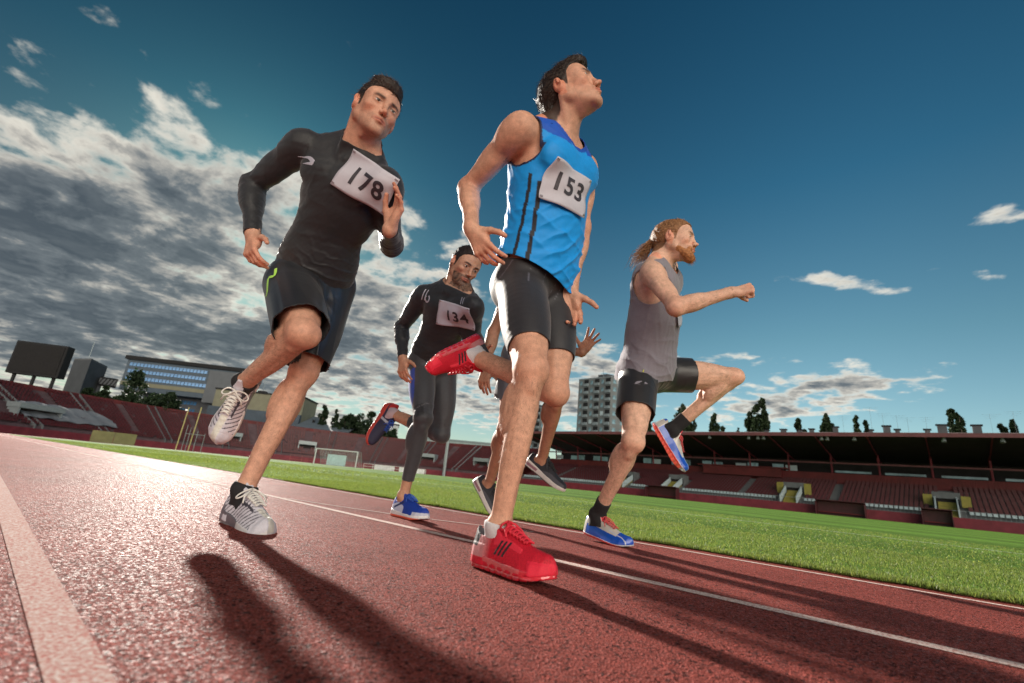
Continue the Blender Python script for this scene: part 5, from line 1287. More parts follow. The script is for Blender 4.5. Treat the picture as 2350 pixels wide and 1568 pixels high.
def surf_hit(fld, o, d, tmax=.5):
    t = np.zeros(len(o))
    for _ in range(60):
        e = fld(o + d * t[:, None]); t = t + np.clip(e, -.02, .03) * .8
    return o + d * t[:, None]
def bib(parent, fld, c, xdir, ydir, w, h, text, mat, tmat, curl=.006, tilt=0, drop=.004, tsize=.55, toff=(0, 0), seed=1):
    """race number pinned on the shirt: a sheet that follows the chest, and printed digits"""
    nrm = un(np.cross(xdir, ydir)); xd = un(xdir); yd = un(np.cross(nrm, xd))
    def place(u, v, off):
        P0 = c + (u * w)[:, None] * xd + (v * h)[:, None] * yd + nrm * .12
        H = surf_hit(fld, P0, np.tile(-nrm, (len(P0), 1)))
        dep = (H - c) @ nrm
        uu = np.clip(np.abs(u), 0, .5); dep = np.where(dep < -.09, -.09, dep)
        return dep, P0
    gu, gv = np.meshgrid(np.linspace(-.5, .5, 21), np.linspace(-.5, .5, 17), indexing='ij'); shp = gu.shape
    dep, _ = place(gu.ravel(), gv.ravel(), 0); D = dep.reshape(shp)
    pad = np.pad(D, 1, mode='edge')
    for _ in range(6):
        D = np.maximum(D, (pad[:-2, 1:-1] + pad[2:, 1:-1] + pad[1:-1, :-2] + pad[1:-1, 2:]) / 4); pad = np.pad(D, 1, mode='edge')
    rs = np.random.RandomState(seed)
    D = D + drop + .0022 * np.sin(gu * 9 + 2 * gv + rs.uniform(0, 6)) + .002 * np.sin(gv * 11 - 5 * gu) + curl * (2 * np.abs(gu * gv)) * 2
    def samp(u, v):
        fu = np.clip((u + .5) * 20, 0, 19.999); fv = np.clip((v + .5) * 16, 0, 15.999); i = fu.astype(int); j = fv.astype(int); a = fu - i; b = fv - j
        return D[i, j] * (1 - a) * (1 - b) + D[i + 1, j] * a * (1 - b) + D[i, j + 1] * (1 - a) * b + D[i + 1, j + 1] * a * b
    W = lambda u, v, off: c + (u * w)[:, None] * xd + (v * h)[:, None] * yd + (samp(u, v) + off)[:, None] * nrm
    Pt = W(gu.ravel(), gv.ravel(), .0); Pb = Pt - nrm * .0012
    nu, nv = shp; idx = np.arange(nu * nv).reshape(nu, nv)
    q = np.stack([idx[:-1, :-1], idx[1:, :-1], idx[1:, 1:], idx[:-1, 1:]], -1).reshape(-1, 4)
    nn = nu * nv; rim = []
    loop = list(idx[:, 0]) + list(idx[-1, 1:]) + list(idx[-2::-1, -1]) + list(idx[0, -2:0:-1])
    for a, b in zip(loop, loop[1:] + loop[:1]): rim.append((a + nn, b + nn, b, a))
    o = mesh_np('race_bib', np.concatenate([Pt, Pb]), np.concatenate([q, q[:, ::-1] + nn, np.array(rim)]), mat, parent)
    if text:
        cu = bpy.data.curves.new('t', 'FONT'); cu.body = text; cu.size = 1; cu.align_x = 'CENTER'; cu.align_y = 'CENTER'; cu.resolution_u = 6; cu.space_character = 1.12; cu.offset = .024
        to = bpy.data.objects.new('t', cu); COL.objects.link(to)
        bpy.context.view_layer.update()
        me = to.evaluated_get(bpy.context.evaluated_depsgraph_get()).to_mesh()
        bm = bmesh.new(); bm.from_mesh(me); bpy.data.objects.remove(to)
        bmesh.ops.triangulate(bm, faces=bm.faces[:])
        for _ in range(3):
            es = [e for e in bm.edges if e.calc_length() > .16]
            if es: bmesh.ops.subdivide_edges(bm, edges=es, cuts=1)
        bmesh.ops.triangulate(bm, faces=bm.faces[:])
        co = np.array([v.co[:] for v in bm.verts]); fc = np.array([[v.index for v in f.verts] for f in bm.faces]) if bm.verts.index_update() is None else None
        bm.free()
        k = tsize
        u = co[:, 0] * k * h / w + toff[0]; v = co[:, 1] * k + toff[1]
        ct, st = math.cos(tilt), math.sin(tilt)
        uw, vh = u * w, v * h; u = (ct * uw - st * vh) / w; v = (st * uw + ct * vh) / h
        mesh_np('number', W(u, v, .0016), fc, tmat, o, smooth=False)
    for a_, b_ in ((-.46, .44), (.46, .44), (-.46, -.44), (.46, -.44)):
        p_ = W(np.array([a_ - .03, a_ + .03]), np.array([b_, b_]), .0025); pm = MB(); pm.tube([p_[0], p_[1]], .0011, 5); pm.tube([p_[0] + yd * .0035, p_[1] + yd * .0035], .0009, 4); pm.build('safety_pin', M_steelpin, o)
    return o

# ---- shoes (local: x right, y towards the toe, z up; ankle above the origin)
SY = [-.078, -.070, -.050, -.02, .02, .06, .10, .14, .175, .200, .213, .218]
SW = [.004, .020, .031, .033, .032, .035, .042, .046, .043, .031, .016, .002]
SC = [0, 0, 0, .001, .002, .001, -.001, -.002, -.005, -.010, -.013, -.014]
def shoe(parent, ank, fw, up, right, st, s=1.0, ankh=.085, name='shoe'):
    fw = un(fw); up = un(up - fw * np.dot(up, fw)); X = np.cross(fw, up); med = -1. if right else 1.
    O = ank - up * ankh * s; A = np.array([X, fw, up]); thk = st.get('sole', .026)
    root = None
    cx = lambda y: np.interp(y, SY, SC) * -med
    HT = st.get('ht', [.060, .082, .090, .092, .094, .090, .078, .064, .054, .046, .036, .026])
    toe_spring = lambda y: .30 * np.clip(y - .12, 0, 1) ** 2 * 6 * st.get('spring', 1) + .25 * np.clip(-.03 - y, 0, 1) ** 2 * 4
    def loc(P): return ((P - O) @ A.T) / s
    def upper(P, c=None, R=0):
        q = loc(P); x, y, z = q.T; zb = toe_spring(y)
        w = np.interp(y, SY, SW) * 1.0 + .0005; h = np.interp(y, SY, HT) * st.get('hm', 1) + zb; z0 = thk * .35 + zb
        # taper the section towards the top
        k0 = np.clip((z - z0) / (h - z0), 0, 1.2); wn = w * (1 - .42 * k0 ** 1.6)
        xx = np.abs(x - cx(y)) / wn; zz = np.abs(z - z0) / (h - z0)
        r = (xx ** 2.6 + zz ** 2.6) ** (1 / 2.6)
        d = (r - 1) * np.minimum(wn, h - z0) * .85
        d = np.maximum(d, z0 - z)
        d = np.maximum(d, np.maximum(-.079 - y, y - .2185))
        # throat
        op = np.sqrt((x / .029) ** 2 + ((y + .020) / .047) ** 2 + ((z - .112) / .040) ** 2) - 1
        d = np.maximum(d, -op * .028)
        # tongue
        ty = .046 - (z - .085) * .55
        tg = np.maximum(np.maximum(np.abs(x) - .021 + np.clip(z - .105, 0, 1) * .4, np.abs(y - ty) - .0045), np.maximum(.06 - z, z - st.get('tng', .122)))
        h_ = np.maximum(.006 - np.abs(d - tg), 0) / .006
        d = np.minimum(d, tg) - h_ * h_ * .006 * .25
        ov = st.get('over')
        if ov: # raised overlays: toe bumper, heel counter, side straps
            m = np.maximum(np.clip((y - .165 - .3 * (.045 - z)) / .004, 0, 1) * (z < .045), np.clip((.0 - y) / .004, 0, 1) * (z < .062))
            for i in range(3): m = np.maximum(m, np.clip(1.4 - np.abs(y - (.045 + i * .016) - (z - .05) * .55) / .004, 0, 1) * (z > .042) * (z < .084))
            m = np.maximum(m, np.clip(1.3 - np.abs(np.abs(x) - .024) / .004, 0, 1) * (y > .03) * (y < .135) * (z > .05))
            d = d - ov * m + .0005 * np.sin(x * 1400) * np.sin(y * 1400) * (1 - m)
        if st.get('quilt'):
            d = d + .0012 * np.abs(np.sin(y * 150 + np.abs(x) * 60)) * (y > .0) * (y < .19) * (z > .03)
        return d * s
    def sole(P, c=None, R=0):
        q = loc(P); x, y, z = q.T; zb = toe_spring(y)
        w = np.interp(y, SY, SW) + .0012; tk = thk * (1 - .38 * np.clip((y - .12) / .1, 0, 1)) * (1 + st.get('wedge', .5) * np.clip((.08 - y) / .16, 0, 1))
        fl = 1 + .0 * y
        d = np.maximum(np.abs(x - cx(y)) - w * (1 - .06 * np.abs((z - zb) / tk - .5)), np.maximum(zb - z, z - zb - tk))
        d = np.maximum(d, np.maximum(-.083 - y, y - .2215))
        gr = .0015 * (np.sin(y * 260) > .75) * (z < zb + .006)
        if st.get('air'): gr = gr + .004 * np.exp(-((z - zb - tk * .42) / (tk * .16)) ** 2) * (.55 + .45 * np.sin(y * 190))
        return (d + gr) * s
    lo = np.min([O + s * (np.array([i, j, k]) @ A) for i in (-.06, .06) for j in (-.1, .24) for k in (-.01, .145)], 0)
    hi = np.max([O + s * (np.array([i, j, k]) @ A) for i in (-.06, .06) for j in (-.1, .24) for k in (-.01, .145)], 0)
    res = st.get('res', .0026)
    P, Q = nets(upper, lo, hi, res * s); P = relax(P, Q, 2)
    col = st['colf'](loc(P), med)
    root = mesh_np(name, P, Q, st['mat'], parent, cols=col)
    if st.get('label'): root['label'] = st['label']
    P, Q = nets(sole, lo, hi, res * s); P = relax(P, Q, 1)
    mesh_np('sole', P, Q, st['smat'], root, cols=st['scol'](loc(P), med))
    # laces
    W = lambda x, y, z: O + s * (np.array([x, y, z]) @ A)
    def top(y, x=0):
        h = np.interp(y, SY, HT) * st.get('hm', 1) + toe_spring(y); z0 = thk * .35 + toe_spring(y)
        return z0 + (h - z0) * (1 - (abs(x) / .036) ** 2.2 * .55) + .0035
    mb = MB(); r = st.get('lr', .0023) * s; n = st.get('nl', 6)
    for i in range(n):
        y0 = .055 + i * .0125; hw = .019 - i * .0009
        y1 = y0 + .0125
        for sg in (-1, 1):
            pts = [W(sg * hw * math.cos(a), y0 + (y1 - y0) * (1 - math.cos(a)) / 2 * .8, top(y0, hw * math.cos(a)) + .0025) for a in np.linspace(0, math.pi, 7)]
            mb.tube(pts, r, 6)
        mb.tube([W(x, y0, top(y0, x) + .001) for x in np.linspace(-hw, hw, 5)], r, 6)
    if st.get('bow', 1):
        rs = np.random.RandomState(4)
        for sg in (-1, 1):
            L_ = st.get('bowl', 1.)
            c0 = W(0, .052, top(.052) + .006)
            pts = [c0 + s * ((np.array([sg * (.004 + .040 * math.sin(a * .5) * L_), .010 * math.sin(a), .002 + .012 * math.sin(a)]) * 1.) @ A) * (1 if a < 6 else .2) for a in np.linspace(.1, 6.0, 12)]
            pts = [c0 + s * (np.array([sg * .036 * L_ * math.sin(a / 2) ** 1.2, .013 * math.sin(a) + .006 * math.sin(a / 2), -.012 * math.sin(a / 2) * L_ + .006 * math.cos(a)]) @ A) for a in np.linspace(0, 6.283, 14)]
            mb.tube(pts, r, 6)
            mb.tube([c0, c0 + s * (V(sg * .012, .012, .001) @ A), c0 + s * (V(sg * .030, .022, -.014) @ A), c0 + s * (V(sg * .036, .034, -.030) @ A)], r, 6)
        mb.tube([c0 - X * .006 * s, c0 + X * .006 * s], r * 1.8, 6)
    mb.build('shoelace', st['lmat'], root, smooth=True)
    if st.get('tabs'):
        pass
    return root
REST = [(.45, .45, .3), (.42, .5, .3), (.45, .55, .35), (.5, .6, .4)]
OPEN = [(.12, .18, .1)] * 4
FLAT = [(.10, .14, .1), (.14, .16, .1), (.2, .2, .1), (.25, .25, .15)]
FIST = [(1.45, 1.65, 1.1)] * 4
BLK = (.011, .012, .015)
def cols_fill(n, c): return np.tile(np.array(c, float), (n, 1))
M_knit = attr_mat('black stretch knit', .52, .12, 60, .0006, 700, sheen=.25, spec=.4)
M_silk = attr_mat('black shiny polyester', .36, .12, 30, .0006, 500, sheen=.1, spec=.5)
M_jersey = attr_mat('blue jersey mesh', .55, .05, 60, .0006, 900, sheen=.1, spec=.35)
M_cotton = attr_mat('heather grey cotton', .85, .22, 420, .0008, 700, sheen=.3, spec=.25)
M_paper = simple('bib paper', (.50, .49, .55), .6, 0, .04, 30, .0006, 40)
M_ink = simple('bib ink', (.035, .03, .04), .5)
M_print = simple('reflective print', (.46, .45, .52), .35, .2, .05, 40)
M_neon = simple('neon piping', (.42, .78, .12), .5)
M_sock = simple('black sock', (.014, .014, .016), .9, 0, .2, 200, .001, 260)
M_wsock = simple('white sock', (.62, .60, .62), .85, 0, .1, 200, .001, 260)
M_shoeA = attr_mat('shoe mesh fabric', .62, .10, 300, .0010, 520, spec=.35)
M_shoeB = attr_mat('shoe glossy shell', .24, .06, 60, .0005, 120, spec=.6, coat=.4)
M_soleA = attr_mat('rubber sole', .40, .08, 120, .0006, 300, spec=.5)
M_redlace = simple('red lace', (.70, .02, .045), .6); M_whitelace = simple('white lace', (.68, .66, .62), .7, 0, .1, 200, .0006, 600)
M_bluelace = simple('blue lace', (.02, .08, .42), .6); M_blacklace = simple('black lace', (.02, .02, .022), .6)
M_redwhite = simple('red lace with flecks', (.55, .08, .08), .6, 0, .6, 300)

def sel(C, m, c):
    m = np.clip(m, 0, 1)[:, None]; C[:] = C * (1 - m) + np.array(c) * m
def red_up(q, med):
    x, y, z = q.T; C = cols_fill(len(q), (.60, .010, .030)) * (1 - .28 * (np.sin(x * 1500) * np.sin(y * 1500) > .2))[:, None]
    sel(C, (y < .02) * (z > .03) * np.clip((.02 - y) / .03, 0, 1) * (z < .085) * .55, (.50, .36, .36))
    sel(C, (y < -.035) * (z > .055) * 1., (.06, .055, .06))
    sel(C, ((y > .165 + .3 * (.045 - z)) * (z < .05)) * 1., (.74, .02, .05)); sel(C, (np.abs(np.abs(x) - .024) < .004) * (y > .03) * (y < .135) * (z > .05) * 1., (.76, .03, .06))
    for i in range(3):
        yc = .045 + i * .016; sel(C, (np.abs(y - yc - (z - .05) * .55) < .0042) * (z > .045) * (z < .082) * (np.abs(x) > .012), (.025, .02, .025))
    return C
def red_sole(q, med):
    x, y, z = q.T; C = cols_fill(len(q), (.60, .10, .11)); sel(C, (z < .008) * 1., (.42, .012, .025)); sel(C, (y > .15) * (z > .01), (.66, .03, .05)); return C
def red_up2(q, med):
    C = red_up(q, med); return C
def white_up(q, med):
    x, y, z = q.T; C = cols_fill(len(q), (.56, .54, .60))
    w = np.sin((y * 1.0 - z * .9 + .25 * np.abs(x)) * 330)
    sel(C, (w > .72) * (z > .028) * (np.abs(x) > .014) * (y < .175), (.045, .04, .06))
    sel(C, (np.abs(x) < .012) * (y > .13), (.62, .60, .54))
    sel(C, (np.abs(x) < .024) * (y > .03) * (y < .13) * (np.abs(x) > .018), (.05, .045, .06))
    sel(C, (y < -.03) * (z < .055) * .8, (.10, .09, .11)); return C
def white_sole(q, med):
    x, y, z = q.T; C = cols_fill(len(q), (.12, .11, .13)); sel(C, (y > .08) * 1., (.60, .57, .58)); sel(C, (z < .007) * 1., (.2, .19, .2)); return C
def blue_up(q, med):
    x, y, z = q.T; C = cols_fill(len(q), (.012, .045, .33))
    sel(C, (y < .06) * (z < .075 - .3 * np.abs(y)) * (z > .02) * (x * med < .1) * (y + z * .6 < .09), (.50, .53, .68))
    sel(C, (np.abs(z - .055 - .4 * (y + .01)) < .006) * (y > -.03) * (y < .05) * 1., (.02, .03, .12))
    sel(C, (y > .15) * (z < .04), (.5, .52, .64)); return C
def blue_sole(q, med):
    x, y, z = q.T; C = cols_fill(len(q), (.70, .68, .70)); sel(C, (z < .012) * 1., (.75, .12, .07)); return C
def dark_up(q, med):
    x, y, z = q.T; C = cols_fill(len(q), (.03, .028, .06)); sel(C, (y < -.02) * (z > .05) * 1., (.48, .03, .03)); sel(C, (np.abs(y - .02 - z * .5) < .008) * (z > .03), (.4, .4, .46)); return C
def redor_sole(q, med): return cols_fill(len(q), (.52, .055, .035))
def spike_up(q, med):
    x, y, z = q.T; C = cols_fill(len(q), (.010, .075, .46))
    sel(C, (z > .058 - .10 * np.clip(y, 0, 1)) * (y < .15) * (y > -.06) * (np.abs(x) < .034), (.52, .50, .45))
    sel(C, (y < -.045) * (z < .07) * 1., (.50, .48, .46))
    sel(C, (np.abs(x) < .020) * (z > .086) * (y > .01), (.62, .02, .04))
    sel(C, (np.abs(np.abs(x) - .028 + .05 * np.clip(y, 0, 1)) < .0016) * (y > .1), (.45, .5, .62))
    return C
def spike_sole(q, med):
    x, y, z = q.T; C = cols_fill(len(q), (.42, .42, .46)); sel(C, (z < .009) * 1., (.58, .03, .03)); return C
def black_up(q, med):
    x, y, z = q.T; C = cols_fill(len(q), (.022, .023, .03)); sel(C, (np.abs(x) > .030) * (y > .02) * .5, (.10, .10, .12)); return C
def black_sole(q, med):
    x, y, z = q.T; C = cols_fill(len(q), (.55, .52, .50)); sel(C, (y < .02) * (np.abs(z - .02) < .008), (.25, .12, .15)); sel(C, (z < .006) * 1., (.1, .1, .1)); return C

def sock(parent, F, J, a, b, t0, mat, low=None):
    side = 'R' if b[0] == 'R' else 'L'; base = F.sub(['leg' + side + 's']); cuts = Fld()
    An, Kn = J[b], J[a]; u = un(An - Kn); p = lerp(Kn, An, t0); cuts.cyl(p, p - u * .5, .12)
    g = cloth(base, .0055, 0, cuts); P, Q = nets(g, p - .13, p + .30, .004)
    return mesh_np('sock', P, Q, mat, parent)

def flow_back(x, y, z): return np.stack([x * 2.5, -np.ones_like(x), .25 * np.clip((y + .02) * 12, -3, 1) - .35 * (z < .02)], 1)
def flow_quiff(x, y, z): return np.stack([-.45 * np.ones_like(x) + x * 2, .35 - (y < .02) * 1.1, .55 * np.clip((z - .05) * 25, -1, 1) - .5 * (z < .03)], 1)
def flow_short(x, y, z): return np.stack([x * 3, .6 * (z > .06) - .3, -1. * (z < .06) + .1], 1)
ink = {}
def hm(k, c, r=.38):
    m = hair_mat('hair ' + k, c, r); return m

CAST = {
 'b': dict(s=1.05, hs=.985, label='person in a bright blue sleeveless jersey numbered 153, looking up to the right', hfw=(.74, -.54, .47), hup=(-.36, .10, .93),
    footR=((.13, -.15, 0), (0, 0, 1)), footL=((-.62, -.46, -.60), (.60, .05, -.75)), gnd='R', kfR=V(.85, -.5, 0), kfL=V(.8, -.6, 0),
    handR=dict(d=(.575, -.03, -.82), n=(.5, .8, .35), c=REST, t=(.8, .1, .5), sp=.22), handL=dict(d=(.12, -.03, -.99), n=(-.3, -.9, 0), c=REST, t=(.9, .3, .3)),
    hairc=(.016, .010, .007), ht=.009, hx=[((0, .040, .094), (.052, .055, .022)), ((0, -.078, -.012), (.052, .034, .080)), ((0, .072, .094), (.036, .032, .020))],
    hl=[-.125, -.125, -.115, -.085, -.04, .026, .030, -.020, -.022, .030, .056, .064, .074, .078], flow=flow_back, sl=.036, ns=7000, nk=1.0, stubble=.16, jaw=1.0, nose=.92, gaze=(.0, 1, .15), leg=1.03, front=True, lift=.03),
 'k': dict(s=1.045, hs=.985, label='person in a long sleeved black top numbered 178 with black shorts and white shoes', hfw=(.68, -.71, -.14), hup=(.24, -.1, 1),
    footL=((.78, -.60, -.10), (.05, -.1, 1)), footR=((-.14, -.30, -.93), (.30, -.90, .25)), gnd='L', kfR=V(.6, -.8, 0), kfL=V(.45, -.85, 0),
    handR=dict(d=(.26, -.19, -.95), n=(.5, .8, .1), c=[(.5, .5, .3), (.6, .6, .3), (.7, .7, .4), (.75, .75, .4)], t=(1., .0, .5), sp=.14), handL=dict(d=(.30, -.42, .87), n=(-.72, -.62, -.1), c=[(.25, .3, .2), (.3, .4, .2), (.35, .45, .3), (.4, .5, .3)], t=(.25, .35, .9)),
    hairc=(.022, .014, .010), ht=.007, hx=[((-.01, .040, .088), (.056, .055, .024)), ((.0, .065, .084), (.046, .032, .022))], flow=flow_quiff, front=True, hl=[-.085, -.085, -.080, -.055, -.02, .028, .030, -.030, -.026, .020, .044, .052, .056, .060], sl=.030, ns=7000, stubble=.25, arm=1.06, nk=1.0, jaw=1.0, lift=.03, leg=1.10, gaze=(-.05, 1, .05)),
 'c': dict(s=1.0, hs=1.05, label='bearded person in a black long sleeved top numbered 134 and grey tights looking down', hfw=(.55, -.72, -.44), hup=(.42, -.30, .92),
    footR=((.69, -.72, 0), (0, 0, 1)), footL=((-.22, -.30, -.93), (.80, -.45, -.1)), gnd='R', kfR=V(.5, -.85, 0), kfL=V(.5, -.85, 0),
    handR=dict(d=(.2, -.29, -.93), n=(.5, .8, 0), c=REST, t=(.9, .0, .4)), handL=dict(d=(.3, -.5, -.4), n=(-.5, -.6, 0), c=REST),
    hairc=(.014, .009, .007), ht=.007, hx=[((0, .04, .090), (.052, .05, .020))], flow=flow_short, sl=.018, ns=2200, stubble=.95, stubc=(.030, .019, .013), arm=1.05, nk=1.05, beard=True, gaze=(.0, 1, -.06), slit=.0022),
 'g': dict(s=1.04, hs=1.0, label='bearded person with a ginger ponytail and grey tank top raising a knee', hfw=(.88, -.48, -.04), hup=(.02, .02, 1),
    footR=((.56, -.80, -.12), (.0, -.1, 1)), footL=((.50, -.10, -.86), (.86, -.10, .50)), gnd='R', kfR=V(.8, -.6, 0), kfL=V(1, 0, 0),
    handR=dict(d=(.95, -.22, .22), n=(.1, .75, -.62), c=FIST, t=(.25, .95, .4), sp=.0), handL=dict(d=(.8, .3, .3), n=(.1, -.75, -.6), c=FIST, t=(.25, .95, .4)),
    hairc=(.17, .075, .03), ht=.007, hx=[((0, -.088, .02), (.035, .03, .035))], flow=flow_back, sl=.026, ns=2600, nk=1.0, beard=True, stubble=.55, stubc=(.28, .11, .045), jaw=1.0, arm=1.02, lift=.05),
 'f': dict(s=1.04, hs=1.0, label='mostly hidden person running behind the blue jersey, open hand reaching out to the right', hfw=(.9, -.3, 0), hup=(0, 0, 1),
    footR=((.55, -.35, -.75), (.7, -.2, .6)), footL=((.75, -.40, -.50), (.4, -.2, .85)), kfR=V(.9, -.4, 0), kfL=V(.9, -.4, 0),
    handR=dict(d=(.02, -.30, -.95), n=(.3, .9, 0), c=REST, t=(.8, .1, .4)), handL=dict(d=(.43, -.5, .75), n=(-.1, -.85, -.3), c=OPEN, t=(1.1, .1, .0), sp=.5),
    hairc=(.014, .009, .007), flow=flow_short, sl=.016, ns=900, nk=.95),
}
def tattoo(P, C, J):
    S0, Eb = J['Rsh'], J['Relb']; u = un(Eb - S0); q = P - S0; t = q @ u; r = q - t[:, None] * u
    a = np.arctan2(r @ un(np.cross(u, V(0, -1, 0))), r @ V(0, -1, 0)); near = np.linalg.norm(r, axis=1) < .07
    w = (t > .10) & (t < .16) & near & (r[:, 0] > .018)
    line = np.abs(np.sin(t * 120 + 2.5 * np.sin(t * 310) + a * 2)) < .3
    C[w & line] = C[w & line] * .35 + np.array((.05, .04, .05)) * .3
    return C
CAST['b']['paint'] = tattoo

def top_long(key, root, F, J, fr, s, hem=.02, collar=.05):
    base = F.sub(['torso', 'neck', 'armR', 'armL', 'hips', 'legL']); base.el(lerp(fr['P'], fr['N'], .17), V(.152, .112, .13) * s, np.array([fr['Xm'], fr['Ym'], fr['up']]), .04, 'x'); cuts = Fld()
    for a, b in (('Relb', 'Rwr'), ('Lelb', 'Lwr')): cut_end(cuts, J, a, b, .97, .07)
    h = lerp(fr['P'], fr['N'], hem); cuts.cyl(h, h - fr['up'] * .9, .75)
    tor, arm = F.sub(['torso', 'hips', 'legR', 'legL']), F.sub(['armR', 'armL']); _q = cuts.p[-1]; cuts.p[-1] = _q[:2] + ((lambda P, fn=_q[2]: np.maximum(fn(P), tor(P) - arm(P))),) + _q[3:]
    nd = un(J['head'] - fr['N'] + fr['Yc'] * .10); p = fr['N'] + nd * collar + fr['Yc'] * .01; cuts.cyl(p, p + nd * .35, .16)
    g = cloth(base, .0055, .006, cuts)
    def disp(P, n):
        d = .0034 * snoise(P, 9, 21) + .0018 * snoise(P, 28, 5, 2) + .003 * folds(P, fr['Xm'] * .7 + fr['up'] * .7, 40, 33, .9, 6)
        for a, b, c in (('Rsh', 'Relb', 'Rwr'), ('Lsh', 'Lelb', 'Lwr')):
            f = un(J[c] - J[b]); t = (P - J[b]) @ f; r = np.linalg.norm(P - J[b] - t[:, None] * f, axis=1)
            w = (r < .075) * np.exp(-((t - .03) / .10) ** 2) * (t > -.1)
            d = d + .0042 * w * folds(P, f, 115, 4, .35, 8)
            w2 = (r < .07) * (t > .1) * (t < .3); d = d + .0014 * w2 * folds(P, f, 190, 5, .3, 8)
        hh = (P - lerp(fr['P'], fr['N'], .16)) @ fr['up']; w = np.exp(-(hh / .09) ** 2) * (np.linalg.norm(P - lerp(fr['P'], fr['N'], .16), axis=1) < .24)
        return d + .005 * w * folds(P, fr['up'] + fr['Xm'] * .25, 75, 8, .5, 7)
    def colf(P):
        C = cols_fill(len(P), BLK)
        for q, sh in ((-1, 'Rsh'), (1, 'Lsh')):     # sewn sleeve seam
            d = np.abs((P - lerp(J['neck'], J[sh], .72)) @ fr['Xc']); m = (d < .0022) & (np.linalg.norm(P - J[sh], axis=1) < .16)
            C[m] *= .25
        return C
    return garment('top', g, .0052 if key == 'k' else .0068, M_knit, root, disp, colf), g
def shorts(root, F, J, fr, s, hr, hl_, loose, top=.15, rr=(.112, .105), mat=None, stripe=None, colf=None, foldamp=1., shift=0.):
    global WAV; WAV = .005 if loose else .0006
    base = F.sub(['hips', 'legR', 'legL']); B = Fld(); B.p = list(base.p)
    if loose:
        for a, b in (('Rhip', 'Rknee'), ('Lhip', 'Lknee')):
            u = un(J[b] - J[a]); B.rc(lerp(J[a], J[b], .06), lerp(J[a], J[b], .92), rr[0] * s, rr[1] * s, .03, 'x')
        B.el(fr['P'] + fr['up'] * .02, V(.152, .118, .11) * s, np.array([fr['Xp'], fr['Yp'], fr['up']]), .04, 'x')
    else:
        B.el(fr['P'] + fr['up'] * .09, V(.150, .104, .12) * s, np.array([fr['Xp'], fr['Yp'], fr['up']]), .04, 'x')
    cuts = Fld(); _LR, LL = F.sub(['legR', 'legRs']), F.sub(['legL', 'legLs']); LR = (lambda P: _LR(P) - shift)
    cut_end(cuts, J, 'Rhip', 'Rknee', hr, .22, .5, LR, LL); cut_end(cuts, J, 'Lhip', 'Lknee', hl_, .22, .5, LL, LR)
    h = lerp(fr['P'], fr['N'], top); cuts.cyl(h, h + fr['up'] * .6, .2)
    g = cloth(B, .0055, .006, cuts)
    def disp(P, n):
        d = 0
        for a, b in (('Rhip', 'Rknee'), ('Lhip', 'Lknee')):
            u = un(J[b] - J[a]); t = (P - J[a]) @ u / np.linalg.norm(J[b] - J[a]); r = np.linalg.norm(P - J[a] - (t * np.linalg.norm(J[b] - J[a]))[:, None] * u, axis=1)
            w = np.clip(t, 0, 1) * (r < .16)
            if loose:
                sidev = un(np.cross(u, V(0, -1, .2)))
                d = d + foldamp * (.010 * w * snoise(P - .75 * u * (P @ u)[:, None], 12, 31, 2) + .006 * w * folds(P - .6 * u * (P @ u)[:, None], sidev + .2 * u, 48, 6, .6, 6))
            else: d = d + .0008 * w * folds(P, u, 120, 9, .4, 8)
        c = (fr['P'] + .02 * fr['Yp']); w = np.exp(-(np.linalg.norm(P - c, axis=1) / .16) ** 2)
        return d + foldamp * w * (.006 if loose else .003) * folds(P, un(J['Rknee'] - J['Lhip'] + V(0, 0, .3)), 60, 14, .8, 6)
    return garment('shorts', g, .0054, mat or M_knit, root, disp, colf or (lambda P: cols_fill(len(P), BLK))), g

def strip_on(name, fld, pts, w, mat, parent, off=.0015, up=None):
    """thin printed or sewn strip following a cloth surface: pts are world points near it, n gives the outward side"""
    pts = [np.asarray(p, float) for p in pts]
    vs = []; 
    for i, p in enumerate(pts):
        e = 1e-3; g = np.array([fld(np.array([p + e * d]))[0] - fld(np.array([p - e * d]))[0] for d in np.eye(3)]); n = un(g)
        for _ in range(12):
            dd = fld(np.array([p]))[0]; p = p - n * dd * .8
            g = np.array([fld(np.array([p + e * d]))[0] - fld(np.array([p - e * d]))[0] for d in np.eye(3)]); n = un(g)
        t = un(pts[min(i + 1, len(pts) - 1)] - pts[max(i - 1, 0)]); sd = un(np.cross(n, t))
        ww = w if np.isscalar(w) else w[i]
        vs += [p + n * off - sd * ww / 2, p + n * (off + .0008), p + n * off + sd * ww / 2]
    m = len(pts); fs = []
    for i in range(m - 1):
        for j in (0, 1): fs.append((i * 3 + j, i * 3 + j + 1, i * 3 + 4 + j, i * 3 + 3 + j))
    return mesh_np(name, np.array(vs), fs, mat, parent)

